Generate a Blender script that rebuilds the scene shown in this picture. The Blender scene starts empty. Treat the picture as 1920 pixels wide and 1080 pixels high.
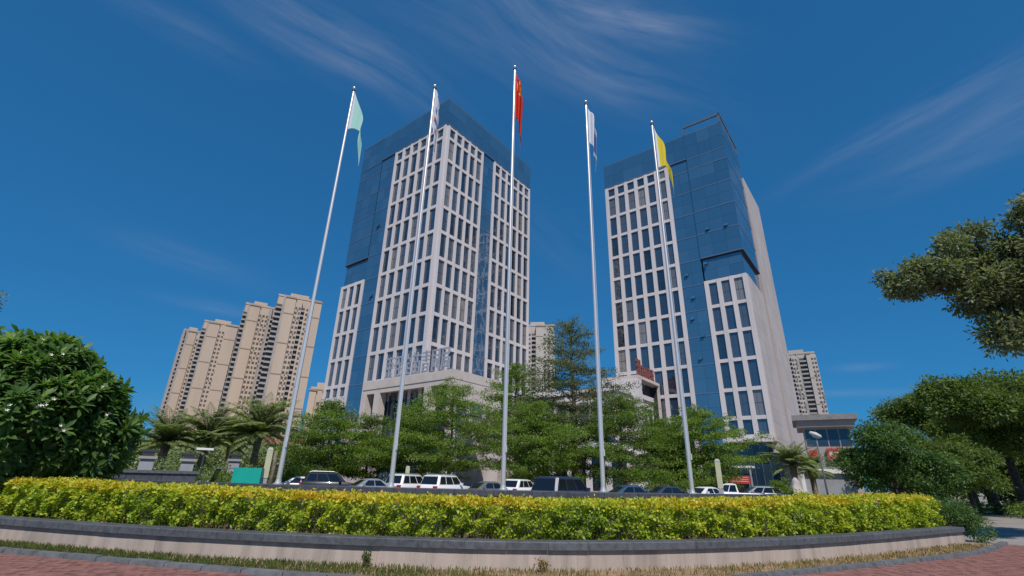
import bpy, bmesh, math, random
import numpy as np
from mathutils import Vector, Matrix
R = math.radians
rng = np.random.default_rng(7)
random.seed(7)
scene = bpy.context.scene
COL = scene.collection

# ------------------------------------------------------------------ camera
cam_d = bpy.data.cameras.new('camera')
cam_d.sensor_width = 36.0
cam_d.lens = 16.65
cam_d.clip_end = 6000
cam = bpy.data.objects.new('camera', cam_d)
COL.objects.link(cam)
cx = Vector((0.999685, -0.009431, 0.023267)); cy = Vector((-0.025106, -0.375544, 0.926464)); cz = Vector((0.0, -0.926757, -0.375662))
m = Matrix((cx, cy, cz)).transposed().to_4x4()
m.translation = Vector((0, 0, 1.6))
cam.matrix_world = m
scene.camera = cam

# ------------------------------------------------------------------ sun, sky, exposure
SUN_EL, SUN_AZ = 52.0, 172.0           # azimuth measured from +Y towards +X
sdir = Vector((math.sin(R(SUN_AZ)) * math.cos(R(SUN_EL)), math.cos(R(SUN_AZ)) * math.cos(R(SUN_EL)), math.sin(R(SUN_EL))))
sun_d = bpy.data.lights.new('sun', 'SUN')
sun_d.energy = 4.3
sun_d.angle = R(0.53)
sun_d.color = (1.0, 0.93, 0.86)
sun = bpy.data.objects.new('sun', sun_d)
COL.objects.link(sun)
sun.rotation_euler = sdir.to_track_quat('Z', 'Y').to_euler()
sun.location = (0, -40, 60)

world = bpy.data.worlds.new('World')
scene.world = world
world.use_nodes = True
wn, wl = world.node_tree.nodes, world.node_tree.links
for n in list(wn): wn.remove(n)

def wnode(t, **kw):
    n = wn.new(t)
    for k, v in kw.items(): setattr(n, k, v)
    return n
def wmath(op, a, b=None, c=None):
    n = wnode('ShaderNodeMath', operation=op)
    for i, v in enumerate((a, b, c)):
        if v is None: continue
        if isinstance(v, (int, float)): n.inputs[i].default_value = v
        else: wl.new(v, n.inputs[i])
    return n.outputs[0]

sky = wnode('ShaderNodeTexSky', sky_type='NISHITA', sun_disc=False)
sky.sun_elevation = R(SUN_EL)
sky.sun_rotation = R(SUN_AZ)
sky.altitude = 600
sky.air_density = 1.0
sky.dust_density = 0.15
sky.ozone_density = 2.2
tint = wnode('ShaderNodeMix', data_type='RGBA', blend_type='MULTIPLY')
tint.inputs[0].default_value = 1.0
soft = wnode('ShaderNodeGamma'); soft.inputs[1].default_value = 0.5      # even, polarised blue
wl.new(sky.outputs[0], soft.inputs[0])
wl.new(soft.outputs[0], tint.inputs[6])
tint.inputs[7].default_value = (0.19, 1.0, 1.90, 1)
wtc = wnode('ShaderNodeTexCoord')
wdir = wtc.outputs['Generated']

def polar(az, el, r=1.0):
    return Vector((math.sin(R(az)) * math.cos(R(el)), math.cos(R(az)) * math.cos(R(el)), math.sin(R(el)))) * r

def wdot(vec):
    n = wnode('ShaderNodeVectorMath', operation='DOT_PRODUCT')
    wl.new(wdir, n.inputs[0]); n.inputs[1].default_value = vec
    return n.outputs['Value']

# thin cirrus: (az, el) of both ends of each wisp, half width in radians, strength
WISPS = [((-52, 40), (-37, 40.5), .022, .24), ((-43, 47), (-13, 42.5), .05, .46), ((-38, 44.5), (-20, 43.0), .020, .22),
         ((-14, 56), (24, 42.5), .055, .48), ((4, 53.5), (27, 47.5), .030, .85), ((1, 48.5), (17, 41.5), .024, .24), ((-24, 52), (4, 46), .05, .22),
         ((38, 30.4), (60, 33.5), .016, .50), ((44, 29.8), (66, 30.2), .045, .34), ((40, 28), (58, 27.5), .030, .14),
         ((-44, 20.6), (-30, 19.4), .020, .22), ((-38, 16.0), (-29, 15.6), .011, .24),
         ((34.5, 11.0), (39, 10.9), .007, .28), ((30, 8.9), (43, 8.2), .007, .28), ((0, 31), (12, 23.5), .05, .10), ((-50, 6.5), (-33, 4.5), .03, .30)]
total = None
for i, (e0, e1, w, s) in enumerate(WISPS):
    p0, p1 = polar(*e0), polar(*e1)
    c = (p0 + p1).normalized()
    a = (p1 - p0); L = a.length * 0.5; a = (a - c * a.dot(c)).normalized()
    b = c.cross(a)
    dc = wmath('MAXIMUM', wdot(c), 0.05)
    u = wmath('DIVIDE', wdot(a), dc); v = wmath('DIVIDE', wdot(b), dc)
    comb = wnode('ShaderNodeCombineXYZ')
    wl.new(wmath('MULTIPLY', u, 2.2), comb.inputs[0]); wl.new(wmath('MULTIPLY', v, 2.2), comb.inputs[1]); comb.inputs[2].default_value = i * 7.3
    warp = wnode('ShaderNodeTexNoise'); warp.inputs['Scale'].default_value = 1.3; warp.inputs['Detail'].default_value = 0
    wl.new(comb.outputs[0], warp.inputs['Vector'])
    v2 = wmath('ADD', v, wmath('MULTIPLY', wmath('SUBTRACT', warp.outputs['Fac'], 0.5), w * 1.8))
    fall = wmath('ADD', wmath('POWER', wmath('ABSOLUTE', wmath('DIVIDE', u, L)), 2.0), wmath('POWER', wmath('ABSOLUTE', wmath('DIVIDE', v2, w)), 2.0))
    g = wmath('EXPONENT', wmath('MULTIPLY', fall, -1.0))
    c2 = wnode('ShaderNodeCombineXYZ')
    wl.new(wmath('MULTIPLY', u, 3.0), c2.inputs[0]); wl.new(wmath('MULTIPLY', v2, 24.0), c2.inputs[1]); c2.inputs[2].default_value = i * 3.1
    fil = wnode('ShaderNodeTexNoise'); fil.inputs['Scale'].default_value = 1.6; fil.inputs['Detail'].default_value = 5; fil.inputs['Roughness'].default_value = 0.6
    wl.new(c2.outputs[0], fil.inputs['Vector'])
    f = wnode('ShaderNodeMapRange'); f.inputs[1].default_value = 0.30; f.inputs[2].default_value = 0.86
    wl.new(fil.outputs['Fac'], f.inputs[0])
    val = wmath('MULTIPLY', wmath('MULTIPLY', g, f.outputs[0]), s * 0.85)
    front = wmath('GREATER_THAN', wdot(c), 0.3)
    val = wmath('MULTIPLY', val, front)
    total = val if total is None else wmath('ADD', total, val)
total = wmath('MINIMUM', total, 0.5)
cl = wnode('ShaderNodeMix', data_type='RGBA')
wl.new(total, cl.inputs[0]); wl.new(tint.outputs[2], cl.inputs[6]); cl.inputs[7].default_value = (3.0, 3.5, 4.8, 1)
bg = wnode('ShaderNodeBackground'); bg.inputs[1].default_value = 0.104
wl.new(cl.outputs[2], bg.inputs[0])
wo = wnode('ShaderNodeOutputWorld'); wl.new(bg.outputs[0], wo.inputs[0])

world.cycles.sampling_method = 'MANUAL'
world.cycles.sample_map_resolution = 512
scene.cycles.max_bounces = 7; scene.cycles.diffuse_bounces = 5; scene.cycles.glossy_bounces = 3; scene.cycles.transmission_bounces = 3
vs = scene.view_settings
vs.view_transform = 'Standard'; vs.look = 'None'; vs.gamma = 1.0; vs.exposure = 0.0
vs.use_curve_mapping = False

# ------------------------------------------------------------------ materials
MATS = {}
def base_mat(name):
    mt = bpy.data.materials.new(name); mt.use_nodes = True
    nt = mt.node_tree
    bs = nt.nodes['Principled BSDF']
    MATS[name] = mt
    return mt, nt, bs
def tnoise(nt, scale, detail=4, vec=None, rough=0.55):
    n = nt.nodes.new('ShaderNodeTexNoise'); n.inputs['Scale'].default_value = scale; n.inputs['Detail'].default_value = detail; n.inputs['Roughness'].default_value = rough
    if vec is not None: nt.links.new(vec, n.inputs['Vector'])
    return n
def tramp(nt, fac, stops):
    r = nt.nodes.new('ShaderNodeValToRGB'); e = r.color_ramp.elements
    e[0].position, e[0].color = stops[0][0], (*stops[0][1], 1)
    e[1].position, e[1].color = stops[-1][0], (*stops[-1][1], 1)
    for p, c in stops[1:-1]:
        x = e.new(p); x.color = (*c, 1)
    nt.links.new(fac, r.inputs[0]); return r
def mat_solid(name, col, rough=0.6, metal=0.0, var=0.12, scale=1.5, bump=0.0, bscale=20, streak=False, spec=0.5, objvar=0.0):
    mt, nt, bs = base_mat(name)
    tc = nt.nodes.new('ShaderNodeTexCoord'); gm = nt.nodes.new('ShaderNodeNewGeometry')
    vec = gm.outputs['Position']
    if streak:
        mp = nt.nodes.new('ShaderNodeMapping'); mp.inputs['Scale'].default_value = (1, 1, 0.12); nt.links.new(vec, mp.inputs['Vector']); vec = mp.outputs[0]
    n = tnoise(nt, scale, 5, vec)
    d = tuple(c * (1 - var * 1.6) for c in col); l = tuple(min(1, c * (1 + var)) for c in col)
    r = tramp(nt, n.outputs['Fac'], [(0.3, d), (0.5, col), (0.72, l)])
    out = r.outputs[0]
    if objvar > 0:
        oi = nt.nodes.new('ShaderNodeObjectInfo')
        hs = nt.nodes.new('ShaderNodeHueSaturation')
        mr = nt.nodes.new('ShaderNodeMapRange'); mr.inputs[3].default_value = 1 - objvar; mr.inputs[4].default_value = 1 + objvar
        nt.links.new(oi.outputs['Random'], mr.inputs[0]); nt.links.new(mr.outputs[0], hs.inputs['Value']); nt.links.new(out, hs.inputs['Color']); out = hs.outputs[0]
    nt.links.new(out, bs.inputs['Base Color'])
    bs.inputs['Roughness'].default_value = rough; bs.inputs['Metallic'].default_value = metal; bs.inputs['Specular IOR Level'].default_value = spec
    if bump > 0:
        b = nt.nodes.new('ShaderNodeBump'); b.inputs['Strength'].default_value = bump; b.inputs['Distance'].default_value = 0.02
        nb = tnoise(nt, bscale, 6, gm.outputs['Position']); nt.links.new(nb.outputs['Fac'], b.inputs['Height']); nt.links.new(b.outputs[0], bs.inputs['Normal'])
    return mt
def mat_glass(name, dark, light, rough=0.06, spec=0.5, wav=0.015, metal=0.0, ior=1.6, stops=None):
    mt, nt, bs = base_mat(name)
    oi = nt.nodes.new('ShaderNodeObjectInfo')
    r = tramp(nt, oi.outputs['Random'], stops or [(0.0, dark), (0.7, tuple((a + b) / 2 for a, b in zip(dark, light))), (1.0, light)])
    nt.links.new(r.outputs[0], bs.inputs['Base Color'])
    bs.inputs['Roughness'].default_value = rough; bs.inputs['IOR'].default_value = ior; bs.inputs['Specular IOR Level'].default_value = spec; bs.inputs['Metallic'].default_value = metal
    gm = nt.nodes.new('ShaderNodeNewGeometry'); nb = tnoise(nt, 0.35, 2, gm.outputs['Position'])
    b = nt.nodes.new('ShaderNodeBump'); b.inputs['Strength'].default_value = 1.0; b.inputs['Distance'].default_value = wav
    nt.links.new(nb.outputs['Fac'], b.inputs['Height']); nt.links.new(b.outputs[0], bs.inputs['Normal'])
    return mt
def mat_leaf(name, stops, rough=0.45, trans=0.3):
    mt, nt, bs = base_mat(name)
    at = nt.nodes.new('ShaderNodeAttribute'); at.attribute_name = 'tint'
    r = tramp(nt, at.outputs['Fac'], stops)
    nt.links.new(r.outputs[0], bs.inputs['Base Color'])
    bs.inputs['Roughness'].default_value = rough; bs.inputs['Specular IOR Level'].default_value = 0.35
    tr = nt.nodes.new('ShaderNodeBsdfTranslucent')
    g = nt.nodes.new('ShaderNodeMix'); g.data_type = 'RGBA'; g.blend_type = 'MULTIPLY'; g.inputs[0].default_value = 1.0
    nt.links.new(r.outputs[0], g.inputs[6]); g.inputs[7].default_value = (1.5, 1.7, 0.6, 1); nt.links.new(g.outputs[2], tr.inputs[0])
    mx = nt.nodes.new('ShaderNodeMixShader'); mx.inputs[0].default_value = trans
    nt.links.new(bs.outputs[0], mx.inputs[1]); nt.links.new(tr.outputs[0], mx.inputs[2])
    nt.links.new(mx.outputs[0], nt.nodes['Material Output'].inputs[0])
    return mt

mat_solid('precast', (0.575, 0.535, 0.54), 0.75, var=0.06, scale=0.35, streak=True)
mat_solid('stone_warm', (0.43, 0.38, 0.365), 0.8, var=0.10, scale=0.5, streak=True, objvar=0.05)
mat_solid('portico_stone', (0.52, 0.455, 0.415), 0.8, var=0.07, scale=0.5)
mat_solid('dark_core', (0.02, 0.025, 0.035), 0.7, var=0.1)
mat_solid('mullion', (0.13, 0.17, 0.22), 0.4, metal=0.4, var=0.08)
mat_solid('window_frame', (0.07, 0.09, 0.12), 0.4, metal=0.3, var=0.08)
mat_solid('aluminium', (0.15, 0.23, 0.33), 0.35, metal=0.5, var=0.08)
mat_glass('curtain_glass', (0.028, 0.088, 0.172), (0.044, 0.115, 0.210), 0.04, 0.5, wav=0.03, ior=2.5)
mat_glass('window_glass', None, None, 0.04, 0.5, wav=0.03, ior=2.2, stops=[(0.0, (0.008, 0.010, 0.014)), (0.12, (0.016, 0.030, 0.055)), (0.55, (0.030, 0.055, 0.095)), (0.80, (0.065, 0.085, 0.115)), (0.93, (0.13, 0.13, 0.13)), (1.0, (0.22, 0.205, 0.19))])
mat_glass('hall_glass', (0.012, 0.03, 0.06), (0.03, 0.06, 0.10), 0.05, 0.6)
mat_solid('roof_grey', (0.22, 0.21, 0.21), 0.9)
mat_solid('apt_beige', (0.49, 0.385, 0.30), 0.9, var=0.05, scale=0.12, streak=True)
mat_solid('apt_band', (0.33, 0.25, 0.19), 0.9, var=0.08)
mat_solid('apt_grey', (0.34, 0.31, 0.29), 0.9, var=0.1, scale=0.2)
mat_solid('apt_pale', (0.44, 0.40, 0.36), 0.9, var=0.06, scale=0.2)
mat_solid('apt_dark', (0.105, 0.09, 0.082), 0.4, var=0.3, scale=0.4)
mat_solid('granite_dark', (0.085, 0.092, 0.105), 0.55, var=0.25, scale=9, bump=0.15, bscale=60, objvar=0.14)
mat_solid('granite_ring', (0.06, 0.065, 0.08), 0.5, var=0.25, scale=7, objvar=0.12)
mat_solid('wall_panel', (0.40, 0.335, 0.29), 0.85, var=0.17, scale=3.2, bump=0.2, bscale=35, streak=True, objvar=0.05)
mat_solid('soil', (0.16, 0.10, 0.06), 0.95, var=0.3, scale=3, bump=0.6, bscale=18)
mat_solid('dry_ground', (0.30, 0.20, 0.115), 0.95, var=0.3, scale=2.2, bump=0.6, bscale=25)
mat_solid('kerb_stone', (0.12, 0.125, 0.135), 0.8, var=0.25, scale=6, bump=0.3, bscale=40, objvar=0.12)
mat_solid('brick_red', (0.23, 0.105, 0.085), 0.9, var=0.35, scale=5, bump=0.4, bscale=50)
mat_solid('paving', (0.26, 0.235, 0.21), 0.9, var=0.15, scale=0.6)
mat_solid('asphalt', (0.16, 0.135, 0.115), 0.9, var=0.2, scale=1.2, bump=0.2, bscale=60)
mat_solid('lawn', (0.09, 0.12, 0.035), 0.95, var=0.3, scale=0.8)
mat_solid('steel', (0.80, 0.745, 0.70), 0.32, metal=0.65, var=0.04, scale=1.0, streak=True)
mat_solid('sign_steel', (0.50, 0.49, 0.52), 0.4, metal=0.5, var=0.05)
mat_solid('red_sign', (0.45, 0.045, 0.03), 0.6, var=0.1)
mat_solid('red_letters', (0.20, 0.065, 0.055), 0.6, var=0.1)
mat_solid('white_paint', (0.75, 0.74, 0.72), 0.6, var=0.05)
mat_solid('grey_paint', (0.30, 0.31, 0.33), 0.6, var=0.08)
mat_solid('dark_paint', (0.045, 0.047, 0.055), 0.55, var=0.1)
mat_solid('bark', (0.14, 0.105, 0.08), 0.9, var=0.35, scale=4, bump=0.8, bscale=14)
mat_solid('bark_dark', (0.065, 0.05, 0.042), 0.9, var=0.3, scale=4, bump=0.8, bscale=14)
mat_solid('palm_bark', (0.19, 0.15, 0.11), 0.9, var=0.35, scale=5, bump=0.9, bscale=9)
mat_solid('frond_green', (0.16, 0.18, 0.07), 0.7)
mat_solid('lamp_grey', (0.5, 0.5, 0.5), 0.5)
mat_solid('crown_soffit', (0.10, 0.17, 0.27), 0.4)
mat_solid('rubber', (0.02, 0.02, 0.02), 0.85)
mat_solid('rim', (0.45, 0.45, 0.47), 0.3, metal=0.8)
mat_solid('tail_red', (0.42, 0.02, 0.02), 0.25)
mat_solid('lamp_clear', (0.75, 0.75, 0.75), 0.15)
mat_solid('teal_paint', (0.0, 0.33, 0.27), 0.5, var=0.05)
mat_solid('lantern_yellow', (0.46, 0.45, 0.30), 0.6, var=0.06)
mat_solid('flower', (0.80, 0.74, 0.66), 0.6)
mat_solid('rock', (0.38, 0.34, 0.33), 0.9, var=0.2, scale=3, bump=0.5, bscale=6)
mat_solid('roof_red', (0.33, 0.11, 0.09), 0.9)
mat_glass('car_glass', (0.006, 0.008, 0.012), (0.012, 0.016, 0.025), 0.05, 0.6, wav=0.0005)
def paint(name, col, metal=0.0):
    mt, nt, bs = base_mat(name)
    bs.inputs['Base Color'].default_value = (*col, 1); bs.inputs['Roughness'].default_value = 0.35; bs.inputs['Metallic'].default_value = metal
    bs.inputs['Coat Weight'].default_value = 0.6; bs.inputs['Coat Roughness'].default_value = 0.08
    gm = nt.nodes.new('ShaderNodeNewGeometry'); n = tnoise(nt, 2.0, 4, gm.outputs['Position'])
    mr = nt.nodes.new('ShaderNodeMapRange'); mr.inputs[3].default_value = 0.25; mr.inputs[4].default_value = 0.5
    nt.links.new(n.outputs['Fac'], mr.inputs[0]); nt.links.new(mr.outputs[0], bs.inputs['Roughness'])
paint('car_white', (0.74, 0.74, 0.75)); paint('car_silver', (0.42, 0.43, 0.45), 0.6); paint('car_black', (0.018, 0.02, 0.026)); paint('car_navy', (0.02, 0.032, 0.075)); paint('car_blue', (0.03, 0.085, 0.17), 0.3); paint('car_grey', (0.17, 0.185, 0.19), 0.4)
mat_leaf('leaf_hedge', [(0.0, (0.12, 0.20, 0.022)), (0.3, (0.28, 0.38, 0.034)), (0.55, (0.44, 0.48, 0.042)), (0.74, (0.58, 0.50, 0.040)), (0.92, (0.62, 0.40, 0.030)), (1.0, (0.60, 0.32, 0.028))], 0.45, 0.32)
mat_leaf('leaf_frangipani', [(0.0, (0.062, 0.125, 0.034)), (0.6, (0.125, 0.22, 0.054)), (1.0, (0.25, 0.35, 0.10))], 0.5, 0.40)
mat_leaf('leaf_terminalia', [(0.0, (0.062, 0.105, 0.024)), (0.5, (0.135, 0.21, 0.036)), (1.0, (0.23, 0.32, 0.055))], 0.5, 0.40)
mat_leaf('leaf_grey', [(0.0, (0.085, 0.105, 0.058)), (0.55, (0.17, 0.20, 0.108)), (0.85, (0.30, 0.31, 0.19)), (1.0, (0.38, 0.30, 0.22))], 0.5, 0.38)
mat_leaf('leaf_street', [(0.0, (0.060, 0.090, 0.030)), (0.6, (0.125, 0.18, 0.046)), (1.0, (0.24, 0.31, 0.07))], 0.5, 0.40)
mat_leaf('leaf_dark', [(0.0, (0.045, 0.090, 0.030)), (0.6, (0.090, 0.165, 0.046)), (1.0, (0.17, 0.26, 0.07))], 0.5, 0.36)
mat_leaf('leaf_palm', [(0.0, (0.13, 0.175, 0.085)), (0.6, (0.24, 0.29, 0.135)), (1.0, (0.36, 0.38, 0.19))], 0.5, 0.36)
mat_leaf('leaf_grass', [(0.0, (0.06, 0.095, 0.02)), (0.5, (0.14, 0.15, 0.04)), (0.75, (0.26, 0.19, 0.085)), (1.0, (0.38, 0.26, 0.13))], 0.7, 0.25)
def mat_cloth(name, build):
    mt, nt, bs = base_mat(name)
    bs.inputs['Roughness'].default_value = 0.8; bs.inputs['Specular IOR Level'].default_value = 0.2
    build(nt, bs)
    tr = nt.nodes.new('ShaderNodeBsdfTranslucent')
    src = bs.inputs['Base Color'].links
    if src: nt.links.new(src[0].from_socket, tr.inputs[0])
    else: tr.inputs[0].default_value = bs.inputs['Base Color'].default_value
    mx = nt.nodes.new('ShaderNodeMixShader'); mx.inputs[0].default_value = 0.3
    nt.links.new(bs.outputs[0], mx.inputs[1]); nt.links.new(tr.outputs[0], mx.inputs[2]); nt.links.new(mx.outputs[0], nt.nodes['Material Output'].inputs[0])
def cloth_plain(c):
    def f(nt, bs): bs.inputs['Base Color'].default_value = (*c, 1)
    return f
mat_cloth('cloth_mint', cloth_plain((0.45, 0.74, 0.68))); mat_cloth('cloth_red', cloth_plain((0.72, 0.045, 0.02))); mat_cloth('cloth_yellow', cloth_plain((0.80, 0.66, 0.06)))
mat_cloth('cloth_star', cloth_plain((0.85, 0.68, 0.05))); mat_cloth('cloth_white', cloth_plain((0.72, 0.76, 0.82))); mat_cloth('cloth_blue', cloth_plain((0.16, 0.28, 0.58))); mat_cloth('cloth_print', cloth_plain((0.55, 0.10, 0.08)))

# ------------------------------------------------------------------ helpers
class MB:
    def __init__(s): s.v, s.f, s.mi = [], [], []
    def quad(s, pts, mi=0):
        b = len(s.v); s.v += [tuple(p) for p in pts]; s.f.append(tuple(range(b, b + len(pts)))); s.mi.append(mi)
    def box(s, x0, x1, y0, y1, z0, z1, mi=0):
        x0, x1 = sorted((x0, x1)); y0, y1 = sorted((y0, y1)); z0, z1 = sorted((z0, z1))
        b = len(s.v)
        s.v += [(x0, y0, z0), (x1, y0, z0), (x1, y1, z0), (x0, y1, z0), (x0, y0, z1), (x1, y0, z1), (x1, y1, z1), (x0, y1, z1)]
        for f in ((0, 3, 2, 1), (4, 5, 6, 7), (0, 1, 5, 4), (1, 2, 6, 5), (2, 3, 7, 6), (3, 0, 4, 7)):
            s.f.append(tuple(b + i for i in f)); s.mi.append(mi)
    def hexa(s, p, mi=0):          # 8 points, bottom ring ccw then top ring
        b = len(s.v); s.v += [tuple(q) for q in p]
        for f in ((0, 3, 2, 1), (4, 5, 6, 7), (0, 1, 5, 4), (1, 2, 6, 5), (2, 3, 7, 6), (3, 0, 4, 7)):
            s.f.append(tuple(b + i for i in f)); s.mi.append(mi)
    def tube(s, pts, rad, n=8, mi=0, caps=True):
        pts = [Vector(p) for p in pts]; b = len(s.v)
        if not hasattr(rad, '__len__'): rad = [rad] * len(pts)
        prev = None
        for i, p in enumerate(pts):
            t = (pts[min(i + 1, len(pts) - 1)] - pts[max(i - 1, 0)]).normalized()
            if prev is None:
                a = Vector((1, 0, 0)) if abs(t.x) < .8 else Vector((0, 1, 0))
                prev = (a - t * a.dot(t)).normalized()
            prev = (prev - t * prev.dot(t)).normalized(); q = t.cross(prev)
            for k in range(n):
                an = 2 * math.pi * k / n
                s.v.append(tuple(p + (prev * math.cos(an) + q * math.sin(an)) * rad[i]))
        for i in range(len(pts) - 1):
            for k in range(n):
                s.f.append((b + i * n + k, b + i * n + (k + 1) % n, b + (i + 1) * n + (k + 1) % n, b + (i + 1) * n + k)); s.mi.append(mi)
        if caps:
            s.f.append(tuple(b + k for k in reversed(range(n)))); s.mi.append(mi)
            e = b + (len(pts) - 1) * n; s.f.append(tuple(e + k for k in range(n))); s.mi.append(mi)
    def mesh(s, name, mats, smooth=False, angle=None):
        me = bpy.data.meshes.new(name); me.from_pydata(s.v, [], s.f); me.validate()
        for k in (mats if isinstance(mats, (list, tuple)) else [mats]): me.materials.append(MATS[k])
        if len(me.polygons) == len(s.mi): me.polygons.foreach_set('material_index', s.mi)
        if smooth:
            me.shade_smooth()
            if angle: me.set_sharp_from_angle(angle=R(angle))
        me.update(); return me
    def build(s, name, mats, parent=None, smooth=False, angle=None):
        return obj(name, s.mesh(name, mats, smooth, angle), parent)
def obj(name, me, parent=None, loc=None, scale=None, rot=None):
    o = bpy.data.objects.new(name, me); COL.objects.link(o)
    if parent is not None: o.parent = parent
    if loc is not None: o.location = loc
    if scale is not None: o.scale = scale
    if rot is not None: o.rotation_euler = rot
    return o
def tag(o, label=None, cat=None, group=None, kind=None):
    if label: o['label'] = label
    if cat: o['category'] = cat
    if group: o['group'] = group
    if kind: o['kind'] = kind
    return o
def empty(name, loc, rz=0.0, label=None, cat=None, group=None):
    o = bpy.data.objects.new(name, None); COL.objects.link(o); o.location = loc; o.rotation_euler = (0, 0, rz); o.empty_display_size = 0.5
    return tag(o, label, cat, group)
def catmull(pts, n=12):
    P = [np.array(p, float) for p in pts]; P = [2 * P[0] - P[1]] + P + [2 * P[-1] - P[-2]]
    out = []
    for i in range(1, len(P) - 2):
        for k in range(n):
            t = k / n; a, b, c, d = P[i - 1], P[i], P[i + 1], P[i + 2]
            out.append(0.5 * ((2 * b) + (-a + c) * t + (2 * a - 5 * b + 4 * c - d) * t * t + (-a + 3 * b - 3 * c + d) * t ** 3))
    out.append(P[-2]); return np.array(out)
class Path:
    def __init__(s, pts):
        s.p = catmull(pts, 16); d = np.linalg.norm(np.diff(s.p, axis=0), axis=1); s.c = np.concatenate([[0], np.cumsum(d)]); s.L = s.c[-1]
    def at(s, t):
        t = np.asarray(t, float); x = np.interp(t, s.c, s.p[:, 0]); y = np.interp(t, s.c, s.p[:, 1])
        e = 0.15; dx = np.interp(t + e, s.c, s.p[:, 0]) - np.interp(t - e, s.c, s.p[:, 0]); dy = np.interp(t + e, s.c, s.p[:, 1]) - np.interp(t - e, s.c, s.p[:, 1])
        l = np.hypot(dx, dy); return np.stack([x, y], -1), np.stack([dx / l, dy / l], -1), np.stack([-dy / l, dx / l], -1)   # point, tangent, left normal (away from the camera)
    def off(s, t, o):
        p, _, n = s.at(t); return p + n * o

def leaf_object(name, mat, P, D, N, L, W, tint, parent=None, shape=0):
    """one mesh of folded leaves. P base points, D leaf directions, N leaf up vectors"""
    n = len(P); D = D / (np.linalg.norm(D, axis=1, keepdims=True) + 1e-9)
    S = np.cross(D, N); S /= (np.linalg.norm(S, axis=1, keepdims=True) + 1e-9); U = np.cross(S, D)
    L = np.broadcast_to(L, (n,))[:, None]; W = np.broadcast_to(W, (n,))[:, None]
    if shape == 0:      # pointed leaf folded on its midrib
        V = np.stack([P, P + D * L * .5 + S * W * .5 + U * W * .18, P + D * L, P + D * L * .5 - S * W * .5 + U * W * .18], 1)
        F = np.array([[0, 1, 2], [0, 2, 3]])
    else:               # long drooping leaf with six outline points
        V = np.stack([P, P + D * L * .35 + S * W * .38 + U * L * .05, P + D * L * .75 + S * W * .5 - U * L * .02, P + D * L - U * L * .16, P + D * L * .75 - S * W * .5 - U * L * .02, P + D * L * .35 - S * W * .38 + U * L * .05,
                      P + D * L * .35 + U * L * .02, P + D * L * .75 - U * L * .06], 1)
        F = np.array([[0, 1, 6], [0, 6, 5], [1, 2, 7], [1, 7, 6], [6, 7, 4], [6, 4, 5], [2, 3, 7], [7, 3, 4]])
    k = V.shape[1]; V = V.reshape(-1, 3); T = (np.arange(n)[:, None, None] * k + F[None]).reshape(-1, 3)
    me = bpy.data.meshes.new(name)
    me.vertices.add(len(V)); me.vertices.foreach_set('co', V.astype(np.float32).ravel())
    me.loops.add(T.size); me.loops.foreach_set('vertex_index', T.astype(np.int32).ravel())
    me.polygons.add(len(T)); me.polygons.foreach_set('loop_start', (np.arange(len(T)) * 3).astype(np.int32)); me.polygons.foreach_set('loop_total', np.full(len(T), 3, np.int32))
    at = me.attributes.new('tint', 'FLOAT', 'POINT'); at.data.foreach_set('value', np.repeat(np.clip(tint, 0, 1), k).astype(np.float32))
    me.materials.append(MATS[mat]); me.update(); me.validate()
    return obj(name, me, parent)
def rand_dirs(n): 
    v = rng.normal(size=(n, 3)); return v / np.linalg.norm(v, axis=1, keepdims=True)

# ------------------------------------------------------------------ ground
g = MB(); g.quad([(-2500, -300, 0), (2500, -300, 0), (2500, 3500, 0), (-2500, 3500, 0)])
tag(g.build('ground', 'paving'), kind='structure')

WALL = Path([(-24, 18.4), (-20, 16.2), (-15.5, 13.9), (-11.8, 12.45), (-8, 11.3), (-4.9, 10.65), (-2.3, 10.35), (.1, 10.3), (2.7, 10.75), (5.8, 11.9), (9.6, 13.95), (15.1, 17.4)])
KERB = Path([(-24, 14.6), (-20, 13.3), (-14, 11.75), (-10, 10.75), (-7.4, 10.05), (-5.2, 9.45), (-2, 8.75), (.5, 8.6), (3, 9.2), (5.8, 10.6), (9.2, 12.4), (13, 14.6), (16.5, 17.4)])
RING = Path([(-22, 23), (-18.5, 20.2), (-15.3, 17.9), (-12.2, 16.05), (-9.2, 14.75), (-6.2, 13.95), (-3.1, 13.62), (-.1, 13.72), (2.67, 14.3), (5.55, 15.32), (8.6, 17.3), (10.2, 19.0)])

# strip of ground between kerb and planter wall
def strip(name, A, oa, B, ob, z, mat, t0=0, t1=1, n=90):
    mb = MB(); ts = np.linspace(t0, t1, n); a = A.off(ts * A.L, oa); b = B.off(ts * B.L, ob)
    for i in range(n - 1): mb.quad([(*a[i], z), (*a[i + 1], z), (*b[i + 1], z), (*b[i], z)])
    return mb.build(name, mat)
tag(strip('verge', KERB, 0.05, WALL, 0.1, 0.012, 'dry_ground'), kind='structure')
# road running away on the right
rd = MB(); a = Vector((14.6, 12.2, 0.004)); d = Vector((0.69, 0.724, 0)); nn = Vector((d.y, -d.x, 0))
rd.quad([a, a + nn * 14, a + nn * 14 + d * 170, a + d * 170]); tag(rd.build('road', 'asphalt'), kind='structure')
vg = MB(); b0 = Vector((23, 14.2, 0.008))
for k, (q, w) in enumerate(((7.2, 9.0), (15.5, 14.0))):
    pass
def sheet(name, pts, z, mat): 
    mb = MB(); mb.quad([(x, y, z) for x, y in pts]); return tag(mb.build(name, mat), kind='structure')
sheet('verge', [(17, 20), (31.5, 34), (60, 66), (54, 70), (12, 24)], 0.016, 'lawn')
sheet('verge', [(38, 34.5), (110, 110), (120, 104), (46, 30)], 0.02, 'lawn')
sheet('verge', [(-70, 34), (-8, 34), (-14, 58), (-80, 60)], 0.016, 'lawn')

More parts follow.
